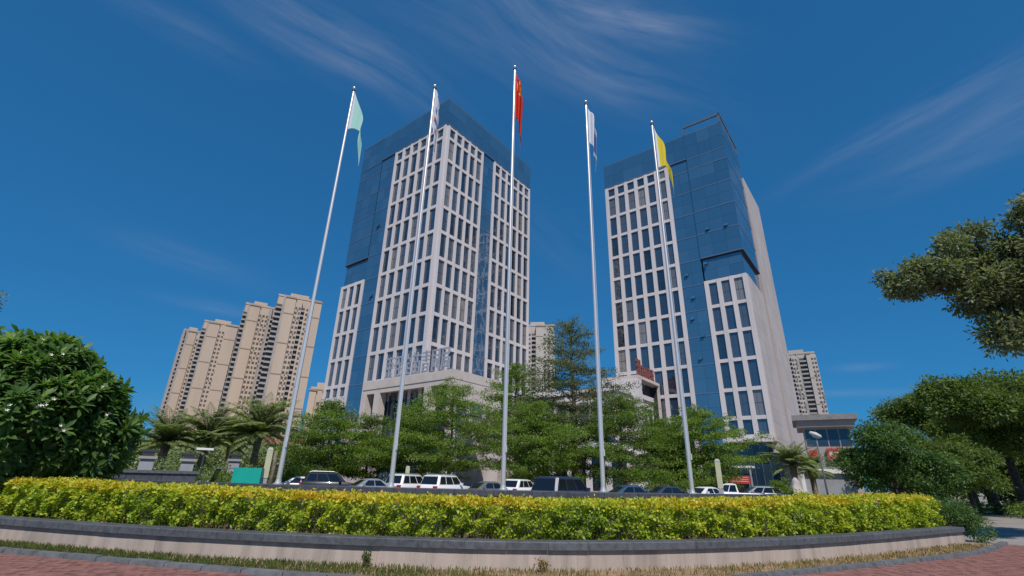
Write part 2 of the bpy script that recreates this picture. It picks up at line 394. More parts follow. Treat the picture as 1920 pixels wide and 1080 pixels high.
# kerb stones
kerb = tag(empty('kerb', (0, 0, 0)), kind='structure')
n_k = int(KERB.L / 0.8)
for i in range(n_k):
    t0, t1 = (i + .012) * KERB.L / n_k, (i + .988) * KERB.L / n_k
    a, b = KERB.off(np.array([t0, t1]), 0.0), KERB.off(np.array([t0, t1]), 0.17)
    h = 0.10 + random.uniform(-.006, .006); bz = 0.015
    mb = MB(); mb.hexa([(*a[0], 0), (*a[1], 0), (*b[1], 0), (*b[0], 0), (*(a[0] + (b[0] - a[0]) * .1), h - bz * .3), (*(a[1] + (b[1] - a[1]) * .1), h - bz * .3), (*b[1], h), (*b[0], h)])
    mb.build('kerb_stone', 'kerb_stone', kerb)
# red brick pavers outside the kerb: one joined mass of small blocks
mb = MB(); bs_, bl = 0.105, 0.21
ts = np.arange(0.2, KERB.L - 0.2, bl)
for j in range(26):
    for i, t in enumerate(ts):
        tt = t + (bl / 2 if j % 2 else 0)
        o0 = -0.02 - j * bs_; o1 = o0 - bs_ + 0.006
        p, tg, nr = KERB.at(tt)
        if p[1] + nr[1] * o0 < 5.5: continue
        e = tg * (bl / 2 - .004)
        c0 = p + nr * o0; c1 = p + nr * o1; z = 0.030 + random.uniform(-.004, .004)
        mb.hexa([(*(c1 - e), 0), (*(c1 + e), 0), (*(c0 + e), 0), (*(c0 - e), 0), (*(c1 - e), z), (*(c1 + e), z), (*(c0 + e), z), (*(c0 - e), z)])
tag(mb.build('brick_paving', 'brick_red'), 'red brick pavers laid outside the dark kerb', 'paving', kind='stuff')

# ------------------------------------------------------------------ planter wall
pw = empty('planter_wall', (0, 10.3, 0), 0, 'low curved pinkish stone planter wall capped with dark grey granite in the foreground', 'wall')
def curved_block(path, t0, t1, o0, o1, z0, z1, par, name, mat, bev=0.0):
    k = 3; ts = np.linspace(t0, t1, k + 1); A = path.off(ts, o0); B = path.off(ts, o1); mb = MB(); off = np.array(par.location[:2])
    A = A - off; B = B - off
    ring = []
    for i in range(k + 1):
        d = (B[i] - A[i]); d /= np.linalg.norm(d)
        ring.append([(*A[i], z0), (*A[i], z1 - bev), (*(A[i] + d * bev), z1), (*(B[i] - d * bev), z1), (*B[i], z1 - bev), (*B[i], z0)] if bev > 0 else [(*A[i], z0), (*A[i], z1), (*B[i], z1), (*B[i], z0)])
    for i in range(k):
        m_ = len(ring[0])
        for j in range(m_): mb.quad([ring[i][j], ring[i + 1][j], ring[i + 1][(j + 1) % m_], ring[i][(j + 1) % m_]][::-1])
    mb.quad(ring[0][::-1]); mb.quad(ring[-1])
    return mb.build(name, mat, par)
n_p = int(WALL.L / 0.95)
for i in range(n_p):
    curved_block(WALL, (i + .0015) * WALL.L / n_p, (i + .9985) * WALL.L / n_p, 0.0 + random.uniform(0, .003), 0.22, 0, 0.365, pw, 'wall_panel', 'wall_panel')
n_c = int(WALL.L / 0.8)
for i in range(n_c):
    j = random.uniform(-.003, .003)
    curved_block(WALL, (i + .003) * WALL.L / n_c, (i + .997) * WALL.L / n_c, -0.07 + j, 0.36, 0.368, 0.505 + j * .6, pw, 'coping_stone', 'granite_dark', 0.014)
# short return at the right end of the wall
pe, te, ne = WALL.at(WALL.L - .01)
ret = Path([tuple(pe + te * .0 + ne * .38), tuple(pe + ne * 1.4), tuple(pe + ne * 2.8)])
for i in range(3):
    curved_block(ret, (i + .004) * ret.L / 3, (i + .996) * ret.L / 3, -0.02, 0.2, 0, 0.365, pw, 'wall_panel', 'wall_panel')
    curved_block(ret, (i + .006) * ret.L / 3, (i + .994) * ret.L / 3, -0.09, 0.34, 0.368, 0.50, pw, 'coping_stone', 'granite_dark', 0.014)
# planter soil
mb = MB(); ts = np.linspace(0, 1, 80); A = WALL.off(ts * WALL.L, 0.3); B = RING.off(np.linspace(0, 1, 80) * RING.L, -0.05)
for i in range(79): mb.quad([(*A[i], .34), (*A[i + 1], .34), (*B[i + 1], .34), (*B[i], .34)])
tag(mb.build('planter_bed', 'soil'), kind='structure')

# ring wall that carries the flagpoles
rw = empty('flagpole_plinth', (0, 13.7, 0), 0, 'dark granite curved plinth behind the hedge carrying the flagpoles', 'plinth')
n_r = int(RING.L / 1.0)
for i in range(n_r):
    t0, t1 = (i + .004) * RING.L / n_r, (i + .996) * RING.L / n_r
    curved_block(RING, t0, t1, -0.12, 0.34, 0, 1.20, rw, 'facing_slab', 'granite_ring')
    j = random.uniform(-.004, .004)
    curved_block(RING, t0, t1, -0.2 + j, 0.42, 1.203, 1.345 + j, rw, 'coping_stone', 'granite_ring', 0.012)
# ------------------------------------------------------------------ hedge
def hedge_h(x): return 1.17 + np.where(x > 3, 0.019 * (x - 3), 0.012 * np.maximum(0, -x - 2))
hd = empty('hedge', (0, 11.5, 0.34), 0, 'long clipped hedge of yellow-green leaves with orange tips along the planter wall', 'hedge')
off0 = np.array([0, 11.5, 0.34])
def hedge_mass(n_front, n_top, n_in):
    t = rng.uniform(1.0, WALL.L - 0.2, n_front + n_top + n_in); p, tg, nr = WALL.at(t)
    H = hedge_h(p[:, 0]); bump = 0.06 * np.sin(t * 2.1) + 0.05 * np.sin(t * 4.7 + 1) + 0.04 * np.sin(t * 9.3 + 2)
    N = len(t); o = np.empty(N); z = np.empty(N)
    f = slice(0, n_front); q = rng.uniform(0, 1, n_front) ** 0.8
    clump = 0.13 * np.sin(t[f] * 6.0 + q * 9) * np.sin(t[f] * 2.3 - q * 5) + 0.10 * np.sin(t[f] * 11.0 - q * 8)
    o[f] = 0.46 + 0.16 * (1 - q) ** 2 + bump[f] + clump * .7 + rng.normal(0, .035, n_front) + .10 * q ** 3; low = 0.40 + .17 * np.clip(np.sin(t[f] * 1.7) * np.sin(t[f] * .63 + 2) + .25 * np.sin(t[f] * 5.3), 0, 1); z[f] = low + q * (H[f] - low)
    k = slice(n_front, n_front + n_top); o[k] = 0.52 + bump[k] + rng.uniform(0, 2.0, n_top); z[k] = H[k] - 0.03 * (o[k] - .5) + rng.normal(0, .022, n_top) + .022 * np.sin(t[k] * 5 + o[k] * 4) + .02 * np.sin(t[k] * 1.3 + 2 * o[k])
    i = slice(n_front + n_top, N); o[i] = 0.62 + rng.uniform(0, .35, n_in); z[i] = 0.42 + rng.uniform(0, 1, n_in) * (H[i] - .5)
    P = np.concatenate([p + nr * o[:, None], z[:, None]], 1)
    out = -np.concatenate([nr, np.zeros((N, 1))], 1); up = np.array([[0, 0, 1.0]])
    D = rand_dirs(N) * .8; D[f] += out[f] * .7 + up * .25; D[k] += up * .8 + out[k] * .25; D[i] += out[i] * .5
    Nn = rand_dirs(N) * .7 + out * .5 + up * .6
    hrel = (z - .4) / (H - .4)
    patch = .5 + .5 * np.sin(t * .9 + 1.3) * np.sin(t * .37 + .4)
    green = np.clip(np.sin(t * .55 + 2.2) * np.sin(t * 1.31 + .5), 0, 1)
    tint = .33 + .15 * rng.normal(size=N) + .08 * hrel + .08 * patch - .16 * green
    top = hrel > .87; tint[top] += .20 + .14 * patch[top]
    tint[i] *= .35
    S = rng.uniform(.55, 1.45, N); S[k] *= .9
    # the hedge's last metre at the right is a greener, uncut shrub
    return P - off0, D, Nn, .074 * S, .047 * S, tint
P, D, Nn, L, W, tint = hedge_mass(66000, 48000, 14000)
leaf_object('foliage', 'leaf_hedge', P, D, Nn, L, W, tint, hd)
ns_ = 420; t = rng.uniform(1.2, WALL.L - .4, ns_); o_ = .5 + rng.uniform(0, 1.2, ns_); p, tg, nr = WALL.at(t); q = p + nr * o_[:, None]; hh = hedge_h(p[:, 0]) - .03; k_ = 7
base = np.repeat(np.concatenate([q, hh[:, None]], 1), k_, 0); f = np.tile(np.linspace(0, 1, k_), ns_); ln = np.repeat(rng.uniform(.03, .15, ns_), k_); lx = np.repeat(rng.normal(0, .25, (ns_, 2)), k_, 0)
P = base + np.concatenate([lx * (f * ln)[:, None], (f * ln)[:, None]], 1)
leaf_object('new_shoots', 'leaf_hedge', P - off0, rand_dirs(len(P)) + np.array([0, 0, .7]), rand_dirs(len(P)) + np.array([0, 0, .4]), rng.uniform(.05, .09, len(P)), rng.uniform(.03, .05, len(P)), np.repeat(rng.normal(.62, .14, ns_), k_), hd)
st = MB()
for t in np.arange(1.2, WALL.L - .3, .16):
    p, tg, nr = WALL.at(t + random.uniform(-.06, .06)); o = random.uniform(.6, .95); b = p + nr * o - off0[:2]
    for k in range(3):
        e = b + tg * random.uniform(-.16, .16) - nr * random.uniform(-.1, .14)
        st.tube([(*b, 0), (*((b + e) / 2), .3), (*e, .66)], [.011, .008, .004], 4, caps=False)
st.build('stems', 'bark_dark', hd)

# darker uncut shrub that spills over the right end of the planter
def blob_leaves(lobes, n, L, W, up_bias=.5, jitter=.25, surf=.55, flat=1.0):
    lob = np.array(lobes, float); w = lob[:, 3] * lob[:, 4] * lob[:, 5]; w = w ** .67; w /= w.sum()
    idx = rng.choice(len(lob), n, p=w); d = rand_dirs(n); r = np.where(rng.uniform(size=n) < surf, rng.uniform(.8, 1.05, n), rng.uniform(.1, 1, n) ** .5)
    P = lob[idx, :3] + d * lob[idx, 3:6] * r[:, None]
    P += rng.normal(0, jitter, (n, 3))
    D = d + rand_dirs(n) * .8 + np.array([0, 0, -.15]); Nn = rand_dirs(n) * .6 + d * .4 + np.array([0, 0, up_bias])
    S = rng.uniform(.7, 1.3, n)
    return P, D, Nn, L * S, W * S
sh = empty('shrub', (15.6, 18.2, 0), 0, 'dark green uncut shrub spilling over the right end of the planter wall', 'shrub')
lobes = [(-.1, .1, .95, .75, .7, .42), (-.8, .4, 1.05, .7, .6, .34), (.45, .2, .75, .45, .5, .45), (.6, -.2, .4, .4, .4, .36), (.1, .9, .7, .8, .7, .5)]
P, D, Nn, L, W = blob_leaves(lobes, 9000, .07, .04, jitter=.05); leaf_object('foliage', 'leaf_dark', P, D, Nn, L, W, rng.normal(.5, .22, len(P)), sh)
mb = MB()
for k in range(14): mb.tube([(0, 0, 0), (random.uniform(-.4, .5), random.uniform(-.3, .4), .4), (random.uniform(-.9, .9), random.uniform(-.4, .6), .85)], [.025, .018, .006], 5)
mb.build('stems', 'bark_dark', sh)

# grass on the verge
n = 46000; u = rng.uniform(0.02, .98, n); v = rng.uniform(0.1, 1.0, n)
a = KERB.off(u * KERB.L, .2); b = WALL.off(u * WALL.L, -.02); xy = a + (b - a) * v[:, None]
right = 1 / (1 + np.exp(-(xy[:, 0] - (-.8)) / 1.0))
clump = .5 + .5 * np.sin(xy[:, 0] * 3.1 + xy[:, 1] * 2) * np.sin(xy[:, 0] * 1.3 - xy[:, 1] * 4.1)
keep = rng.uniform(size=n) < (1.0 - .72 * right) * (.35 + .65 * clump)
xy = xy[keep]; right = right[keep]; n = len(xy)
P = np.concatenate([xy, np.full((n, 1), .005)], 1); D = rand_dirs(n) * .55 + np.array([0, 0, 1.0]); 
go = leaf_object('grass', 'leaf_grass', P, D, rand_dirs(n), rng.uniform(.05, .13, n), rng.uniform(.012, .022, n), .12 + .54 * right + rng.normal(0, .13, n))
tag(go, 'patchy grass between the kerb and the planter wall', 'grass', kind='stuff')
# single weeds against the wall
def weed(x, y, h, label, dry):
    w = empty('weed', (x, y, 0), 0, label, 'weed')
    mb = MB(); P = []; 
    for k in range(7):
        e = (random.uniform(-.12, .12), random.uniform(-.06, .05), h * random.uniform(.6, 1)); mb.tube([(0, 0, 0), (e[0] * .4, e[1] * .4, e[2] * .55), e], [.006, .005, .002], 4, caps=False)
        for q in range(26): f = random.uniform(.25, 1.05); P.append((e[0] * f + random.gauss(0, .03), e[1] * f + random.gauss(0, .03), e[2] * f))
    mb.build('stem', 'bark', w); P = np.array(P); n = len(P)
    leaf_object('leaves', 'leaf_grass', P, rand_dirs(n) + np.array([0, 0, .4]), rand_dirs(n) + np.array([0, -.5, .5]), .05, .025, (.75 if dry else .2) + rng.normal(0, .1, n), w)
p = WALL.off(np.array([WALL.c[np.argmin(np.abs(WALL.p[:, 0] + 2.55))]]), -.12)[0]; weed(p[0], p[1], .30, 'small green weed growing against the planter wall', False)
p = WALL.off(np.array([WALL.c[np.argmin(np.abs(WALL.p[:, 0] - 0.75))]]), -.15)[0]; weed(p[0], p[1], .22, 'dry brown weed tuft at the foot of the planter wall', True)

# ------------------------------------------------------------------ towers
S = 1.4
def Z(z): return 1.6 + S * (z - 1.6)
ROT = R(52.0)
U2 = np.array([math.cos(ROT), math.sin(ROT)]); V2 = np.array([-U2[1], U2[0]])
cube = MB(); cube.box(-.5, .5, -.5, .5, -.5, .5)
GLASS_CUBE = cube.mesh('glass_panel', 'curtain_glass')
STONE_CUBE = cube.mesh('stone_panel', 'stone_warm')
WIN = {}
def window_mesh(w, h):
    key = (round(w, 2), round(h, 2))
    if key in WIN: return WIN[key]
    mb = MB(); mb.box(-.03, .03, -w / 2, w / 2, 0, h, 0)
    f = .07
    for y0, y1, z0, z1 in ((-w / 2, -w / 2 + f, 0, h), (w / 2 - f, w / 2, 0, h), (-w / 2 + f, w / 2 - f, 0, f), (-w / 2 + f, w / 2 - f, h - f, h)): mb.box(-.09, -.032, y0, y1, z0, z1, 1)
    if h > 4:
        mb.box(-.06, -.034, -w / 2 + f, w / 2 - f, h * .5 - .06, h * .5 + .06, 1)
        mb.box(-.058, -.036, w * .18 - .025, w * .18 + .025, f, h - f, 1)
    else: mb.box(-.075, -.036, -.03, .03, f, h - f, 1)
    WIN[key] = mb.mesh('window', ['window_glass', 'window_frame']); return WIN[key]

class Tower:
    def __init__(s, org, label):
        s.root = empty('office_tower', (org[0], org[1], 0), ROT, label, 'tower', 'twin office towers'); s.npan = 0
    def fbox(s, face, s0, s1, o0, o1, z0, z1, name, mat):
        mb = MB()
        if face == 'A': mb.box(-o1, -o0, s0, s1, z0, z1)
        else: mb.box(s0, s1, -o1, -o0, z0, z1)
        return mb.build(name, mat, s.root)
    def pt(s, face, q, o, z): return (-o, q, z) if face == 'A' else (q, -o, z)
    def grid(s, face, s0, s1, ncol, zl, pier=.66 * S, band=.60 * S, corner=None, out=.28):
        """stone grid: piers, bands and one window per cell. s0,s1 and zl in tower units"""
        a, b = s0 * S, s1 * S; zs = [Z(z) for z in zl]; zt, zb = zs[0], zs[-1]
        lw = (corner[0] if corner and corner[0] else pier); rw_ = (corner[1] if corner and corner[1] else pier)
        pitch = ((b - a) - (lw + rw_) / 2) / ncol
        cen = [a + lw / 2 + pitch * k for k in range(ncol + 1)]
        for k, c in enumerate(cen):
            w = lw if k == 0 else rw_ if k == ncol else pier
            c0 = a if k == 0 else (b - w if k == ncol else c - w / 2)
            s.fbox(face, c0, c0 + w, -.75, out, zb, zt, 'pier', 'precast')
        for i, z in enumerate(zs):
            z0 = z - band if i == 0 else (z if i == len(zs) - 1 else z - band / 2)
            if i == len(zs) - 1: z0 = z
            for k in range(ncol):
                x0 = a + lw if k == 0 else cen[k] + pier / 2; x1 = b - rw_ if k == ncol - 1 else cen[k + 1] - pier / 2
                if k == 0: s.fbox(face, a + lw * .5, b - rw_ * .5, -.72, out - .07, z0, z0 + band, 'band', 'precast')
                if i < len(zs) - 1:
                    zz1 = z0; nz = zs[i + 1]; zz0 = (nz + band) if i + 1 == len(zs) - 1 else nz + band / 2
                    me = window_mesh(x1 - x0 + .02, zz1 - zz0 + .02)
                    loc = s.pt(face, (x0 + x1) / 2, -.18, zz0 - .01)
                    obj('window', me, s.root, loc, None, (random.uniform(-.002, .002), 0, (0 if face == 'A' else R(90)) + random.uniform(-.003, .003)))
    def glass(s, face, s0, s1, z0, z1, nc, rows, out=0.0, strip=True, zlines=None):
        a, b = s0 * S, s1 * S; zz = [Z(z) for z in (zlines or np.linspace(z0, z1, rows + 1))]
        for r in range(len(zz) - 1):
            for c in range(nc):
                x0 = a + (b - a) * c / nc; x1 = a + (b - a) * (c + 1) / nc
                loc = s.pt(face, (x0 + x1) / 2, out - .06, (zz[r] + zz[r + 1]) / 2)
                sx, sy = (x1 - x0 - .03), .12
                sc = (sy, sx, zz[r + 1] - zz[r] - .035) if face == 'A' else (sx, sy, zz[r + 1] - zz[r] - .035)
                obj('glass_panel', GLASS_CUBE, s.root, loc, sc, (random.uniform(-.004, .004), random.uniform(-.004, .004), random.uniform(-.006, .006)))
            if strip and r % 2 == 0: s.fbox(face, a + .02, b - .02, out - .05, out + .07, zz[r] - .13, zz[r] + .13, 'transom', 'aluminium')
    def core(s, x0, x1, y0, y1, z0, z1, name='core', mat='dark_core'):
        mb = MB(); mb.box(x0 * S, x1 * S, y0 * S, y1 * S, Z(z0) if z0 > 0 else 0, Z(z1)); return mb.build(name, mat, s.root)

ZG = [64.0, 61.2, 56.2, 51.2, 46.2, 41.2, 36.2, 31.2, 26.2, 21.2, 16.2]
ZS = [36.5, 31.4, 26.4, 21.4, 16.4]
# ---- left tower
T1 = Tower((-18.27, 100.55), 'left glass and white grid office tower behind the mint and white flags')
T1.core(.6, 26.2, .6, 26.1, 0, 69.0)
T1.grid('A', 0, 14.8, 6, ZG + [11.2], corner=(1.05, None))
T1.grid('A', 19.3, 26.6, 3, ZS + [13.9])
T1.grid('B', 0.28 / S * 1.02, 10.45, 5, ZG + [11.2], pier=.54 * S)
T1.grid('B', 13.85, 26.8, 6, ZG + [11.2], pier=.54 * S)
T1.glass('A', 14.9, 19.2, 9, 64, 2, 0, zlines=[11.2 + 2.5 * k for k in range(22)] + [64.0])
T1.glass('A', 19.25, 26.6, 41, 64, 3, 0, out=.15, zlines=[41.2 + 2.5 * k for k in range(10)] )
T1.glass('A', 19.5, 26.4, 36.6, 41, 3, 2, out=-.3, strip=False)
T1.glass('A', -.2, 19.25, 64.1, 69.8, 8, 0, out=.28, zlines=[64.05, 66.9, 69.8])
T1.glass('A', 19.25, 26.6, 63.8, 69.8, 3, 0, out=.2, zlines=[63.75, 66.9, 69.8])
T1.glass('B', -.13, 26.8, 64.1, 69.8, 11, 0, out=.28, zlines=[64.05, 66.9, 69.8])
T1.glass('B', 10.5, 13.8, 9, 64, 2, 0, zlines=[11.5 + 2.5 * k for k in range(22)])
T1.fbox('A', 19.3 * S, 26.6 * S, -.6, .14, Z(41.0), Z(41.2) - .15, 'soffit', 'dark_core')
T1.core(-.2, 26.5, -.2, 26.5, 69.75, 70.05, 'roof_edge', 'mullion')
T1.core(10, 22, 8, 26, 70.05, 72.4, 'plant_room', 'roof_grey')
T1.core(.3, 26.3, .3, 26.3, 0, 11.2, 'lower_storeys', 'stone_warm')
T1.fbox('A', 26.0 * S, 26.6 * S, -6, .3, 0, Z(13.9), 'pier', 'precast')
T1.fbox('A', 19.3 * S, 26.0 * S, -.3, .35, Z(12.6), Z(13.9), 'band', 'precast')
# low part under the sub-block
for k in range(3): T1.fbox('A', (19.8 + 2.2 * k) * S, (21.2 + 2.2 * k) * S, -.45, -.38, Z(6.6), Z(11.4), 'window', 'window_glass')
T1.fbox('A', 14.82 * S, 19.24 * S, -.6, .2, Z(64.0) + .01, Z(64.05) - .005, 'crown_soffit', 'crown_soffit'); T1.fbox('B', 10.47 * S, 13.83 * S, -.6, .2, Z(64.0) + .01, Z(64.05) - .005, 'crown_soffit', 'crown_soffit')
# portico in front of the left tower's corner
def tbox(T, x0, x1, y0, y1, z0, z1, name, mat):
    mb = MB(); mb.box(x0 * S, x1 * S, y0 * S, y1 * S, Z(z0) if z0 > .1 else 0, Z(z1)); return mb.build(name, mat, T.root)
PO = empty('entrance_portico', (-18.27, 100.55, 0), ROT, 'pale stone entrance portico with tall columns at the foot of the left tower', 'portico')
class W_: root = PO
tbox(W_, -3, 7.7, -9.1, 10.8, 14.2, 15.45, 'roof_slab', 'portico_stone')
tbox(W_, -2.85, 7.6, -9.04, -8.2, 11.4, 14.2, 'side_fascia', 'portico_stone')
tbox(W_, -2.9, -2.2, -8.95, 10.7, 13.5, 14.2, 'front_beam', 'portico_stone')
for y0, y1 in ((9.6, 10.7), (6.3, 7.6), (-4.9, -3.6), (-9.0, -8.25)): tbox(W_, -2.95, -1.7, y0, y1, 0, 13.5, 'column', 'portico_stone')
tbox(W_, -1.7, 2.0, 9.9, 10.6, 0, 14.2, 'wing_wall', 'portico_stone')
tbox(W_, 5.2, 7.5, -8.9, -8.3, 0, 11.4, 'wing_wall', 'portico_stone')
tbox(W_, 4.6, 9.4, -11.6, -8.9, 10.6, 11.0, 'side_canopy', 'white_paint')
for k in range(14):
    y0 = -8.0 + k * 1.26
    tbox(W_, -0.2, -0.12, y0 + .06, y0 + 1.2, 4.2, 12.6, 'glass_panel', 'hall_glass'); tbox(W_, -.42, -.1, y0 - .05, y0 + .05, 0.5, 13.5, 'fin', 'aluminium')
tbox(W_, -.15, 0.2, -8.2, 9.8, 12.7, 14.1, 'bulkhead', 'roof_grey')
tbox(W_, -.5, 0.2, -8.2, 9.8, 3.6, 4.1, 'door_canopy', 'portico_stone')
for k in range(7): tbox(W_, -.2, -.1, -7.6 + k * 2.4, -5.5 + k * 2.4, .1, 3.6, 'door', 'hall_glass')
# standing sign characters on the portico roof: strokes (x0,z0,x1,z1) on a unit square
GLYPHS = [
    [(0, .95, 1, .95), (.1, .7, .9, .7), (.1, .45, .9, .45), (.5, 1, .5, .3), (.1, .7, .1, .45), (.9, .7, .9, .45), (.2, .25, .05, 0), (.8, .25, .95, 0), (.5, .3, .5, 0)],
    [(.05, .9, .35, .9), (.2, 1, .2, 0), (.0, .55, .4, .6), (.5, .95, .95, .95), (.5, .95, .5, .6), (.95, .95, .95, .6), (.5, .6, .95, .6), (.45, .35, 1, .35), (.72, .6, .72, 0), (.5, .05, .95, .05)],
    [(.5, 1, .5, .8), (.05, .8, .95, .8), (.05, .8, .05, .62), (.95, .8, .95, .62), (.2, .55, .8, .55), (.5, .55, .5, .05), (.15, .3, .85, .3), (.1, .05, .9, .05)],
    [(.0, .85, .4, .85), (.2, 1, .2, .6), (.6, 1, .6, .6), (.5, .85, 1, .85), (.1, .55, .9, .55), (.1, .55, .1, 0), (.9, .55, .9, 0), (.1, .28, .9, .28), (.1, .02, .9, .02), (.5, .55, .5, 0)],
    [(.1, .92, .9, .92), (.0, .74, 1, .74), (.15, .56, .85, .56), (.5, 1, .5, .5), (.2, .38, .8, .38), (.2, .38, .2, 0), (.8, .38, .8, 0), (.2, .2, .8, .2), (.2, .02, .8, .02)],
    [(.08, .95, .92, .95), (.92, .95, .92, .05), (.92, .05, .75, .1), (.1, .95, .1, 0), (.28, .7, .7, .7), (.3, .5, .7, .5), (.3, .5, .3, .2), (.7, .5, .7, .2), (.3, .2, .7, .2)],
    [(.1, .95, .85, .95), (.85, .95, .85, .7), (.1, .7, .85, .7), (.1, .95, .1, .35), (.1, .35, 0, 0), (.3, .5, .95, .5), (.95, .5, .92, .0), (.35, .35, .7, .35), (.35, .35, .35, .1), (.7, .35, .7, .1), (.35, .1, .7, .1)]]
def glyph(strokes, w, h, th, dep, mat, name):
    mb = MB()
    for i, (x0, z0, x1, z1) in enumerate(strokes):
        a = Vector((x0 * w, 0, z0 * h)); b = Vector((x1 * w, 0, z1 * h)); d = (b - a).normalized(); q = Vector((-d.z, 0, d.x)) * th / 2; a = a - d * th * .4; b = b + d * th * .4
        e = dep * (1 + .03 * (i % 3)); y0, y1 = -e / 2, e / 2
        mb.hexa([a - q + Vector((0, y0, 0)), b - q + Vector((0, y0, 0)), b - q + Vector((0, y1, 0)), a - q + Vector((0, y1, 0)), a + q + Vector((0, y0, 0)), b + q + Vector((0, y0, 0)), b + q + Vector((0, y1, 0)), a + q + Vector((0, y1, 0))])
    return mb.mesh(name, mat)
sg = empty('rooftop_sign', (-18.27, 100.55, 0), ROT, 'row of grey standing characters on the left portico roof', 'sign')
for k, st_ in enumerate(GLYPHS):
    y = (6.2 - k * 2.05) * S
    o = obj('character', glyph(st_, 2.3, 4.3, .30, .30, 'sign_steel', 'character'), sg, (-2.4 * S, y, Z(15.45) + .55), None, (0, 0, R(-90)))
for nm, z0 in (('support_rail', .12), ('support_rail', .42)):
    mb = MB(); mb.box(-2.42 * S, -2.36 * S, -8 * S, 6.4 * S, Z(15.45) + z0, Z(15.45) + z0 + .07); mb.build(nm, 'sign_steel', sg)
mb = MB()
for k in range(12): mb.box(-2.40 * S, -2.37 * S, (-7.9 + k * 1.29) * S, (-7.86 + k * 1.29) * S, Z(15.45), Z(15.45) + .6)
mb.build('support_posts', 'sign_steel', sg)

# ---- right tower
T2 = Tower((57.84, 106.67), 'right glass and white grid office tower behind the yellow flag')
T2.core(.6, 13.0, .6, 25.5, 0, 69.0)
T2.core(12.5, 28.0, .8, 25.0, 0, 63.5)
T2.grid('A', 11.35, 25.95, 6, ZG + [11.2], pier=.74 * S)
T2.grid('A', 0, 7.25, 3, ZS + [11.8, 8.6], pier=.74 * S, corner=(.95, None))
T2.glass('A', 7.3, 11.3, 6, 64, 2, 0, zlines=[6.2 + 2.5 * k for k in range(24)] + [64.0])
T2.glass('A', -.2, 7.3, 41, 64, 3, 0, out=.25, zlines=[41.2 + 2.5 * k for k in range(10)])
T2.glass('A', .3, 7.1, 36.7, 41, 3, 2, out=-.3, strip=False)
T2.glass('A', -.2, 7.3, 63.8, 70, 3, 0, out=.25, zlines=[63.75, 66.9, 69.9])
T2.glass('A', 7.3, 26, 64.1, 70, 8, 0, out=.28, zlines=[64.05, 66.9, 69.9])
T2.glass('B', -.12, 13.3, 41, 70, 5, 0, out=.28, zlines=[41.2, 43.7, 46.2, 48.7, 51.2, 53.7, 56.2, 58.7, 61.2, 63.7, 66.8, 69.9])
T2.glass('B', .3, 13.0, 36.7, 41, 5, 2, out=-.3, strip=False)
T2.fbox('A', -.25, 7.25 * S, -.6, .24, Z(41.0), Z(41.2) - .15, 'soffit', 'dark_core')
T2.fbox('B', 0.62, 13.3 * S, -.6, .26, Z(41.0), Z(41.2) - .15, 'soffit', 'dark_core')
T2.core(-.15, 13.3, -.15, 25.9, 69.85, 70.1, 'roof_edge', 'mullion')
T2.fbox('A', 7.32 * S, 11.33 * S, -.6, .2, Z(64.0) + .01, Z(64.05) - .005, 'crown_soffit', 'crown_soffit')
# open roof frame
for nm, bx in (('roof_frame_beam', (-.25, .1, -.25, 7.3, 71.8, 72.3)), ('roof_frame_beam', (-.25, 13.3, -.25, .1, 71.82, 72.32)), ('roof_frame_post', (-.2, .15, 7.0, 7.3, 70, 71.8)), ('roof_frame_post', (-.2, .15, -.2, .15, 70, 71.8)), ('roof_frame_post', (13.0, 13.3, -.2, .15, 70, 71.8)), ('roof_frame_screen', (.2, 13, -.12, -.05, 70.1, 71.8)), ('roof_frame_post', (6.6, 6.9, -.2, .15, 70, 71.8))):
    tbox(T2, *bx[:4], bx[4], bx[5], nm, 'mullion')
def vents(T, face, spots, out):
    for q, z in spots:
        T.fbox(face, q * S, q * S + .95, out - .02, out + .02, Z(z), Z(z) + .95, 'open_vent', 'dark_core')
        mb = MB(); x0, z0 = q * S, Z(z); p = [T.pt(face, x0, out + .03, z0 + .97), T.pt(face, x0 + .95, out + .03, z0 + .97), T.pt(face, x0 + .95, out + .42, z0 + .12), T.pt(face, x0, out + .42, z0 + .12)]
        mb.quad(p); mb.quad([(a_, b_, c_ - .03) for a_, b_, c_ in p][::-1]); mb.build('vent_sash', 'curtain_glass', T.root)
vents(T2, 'A', [(4.9, 46.6), (1.6, 46.4), (6.2, 39.6)], .27); vents(T2, 'A', [(9.9, 38.2), (9.2, 33.5), (9.8, 29.5), (8.4, 26.0), (9.3, 22.0)], .05); vents(T1, 'A', [(17.0, 47.2), (16.0, 32.1)], .05)
# blank stone flank, recess and slab
def panels(T, face, s0, s1, z0, z1, nc, nr, out):
    a, b = s0 * S, s1 * S; za, zb = (Z(z0) if z0 > .1 else 0), Z(z1)
    for r in range(nr):
        for c in range(nc):
            x0 = a + (b - a) * c / nc; x1 = a + (b - a) * (c + 1) / nc; q0 = za + (zb - za) * r / nr; q1 = za + (zb - za) * (r + 1) / nr
            sc = (.2, x1 - x0 - .03, q1 - q0 - .03) if face == 'A' else (x1 - x0 - .03, .2, q1 - q0 - .03)
            obj('stone_panel', STONE_CUBE, T.root, T.pt(face, (x0 + x1) / 2, out - .1 + random.uniform(-.004, .004), (q0 + q1) / 2), sc)
panels(T2, 'B', .32, 13.0, 6.4, 36.5, 4, 13, .15)
T2.fbox('B', .45, 13 * S, -1.0, -.06, Z(6.4), Z(36.45), 'flank_backing', 'stone_warm')
panels(T2, 'B', 13.75, 28.9, 0, 64.3, 4, 22, .55)
T2.fbox('B', 13.8 * S, 28.85 * S, -1.2, .34, 0, Z(64.2), 'slab_backing', 'stone_warm')
mb = MB(); mb.box(13.75 * S, 13.78 * S, -.5, 3, 0, Z(64.25)); mb.build('slab_edge', 'stone_warm', T2.root)
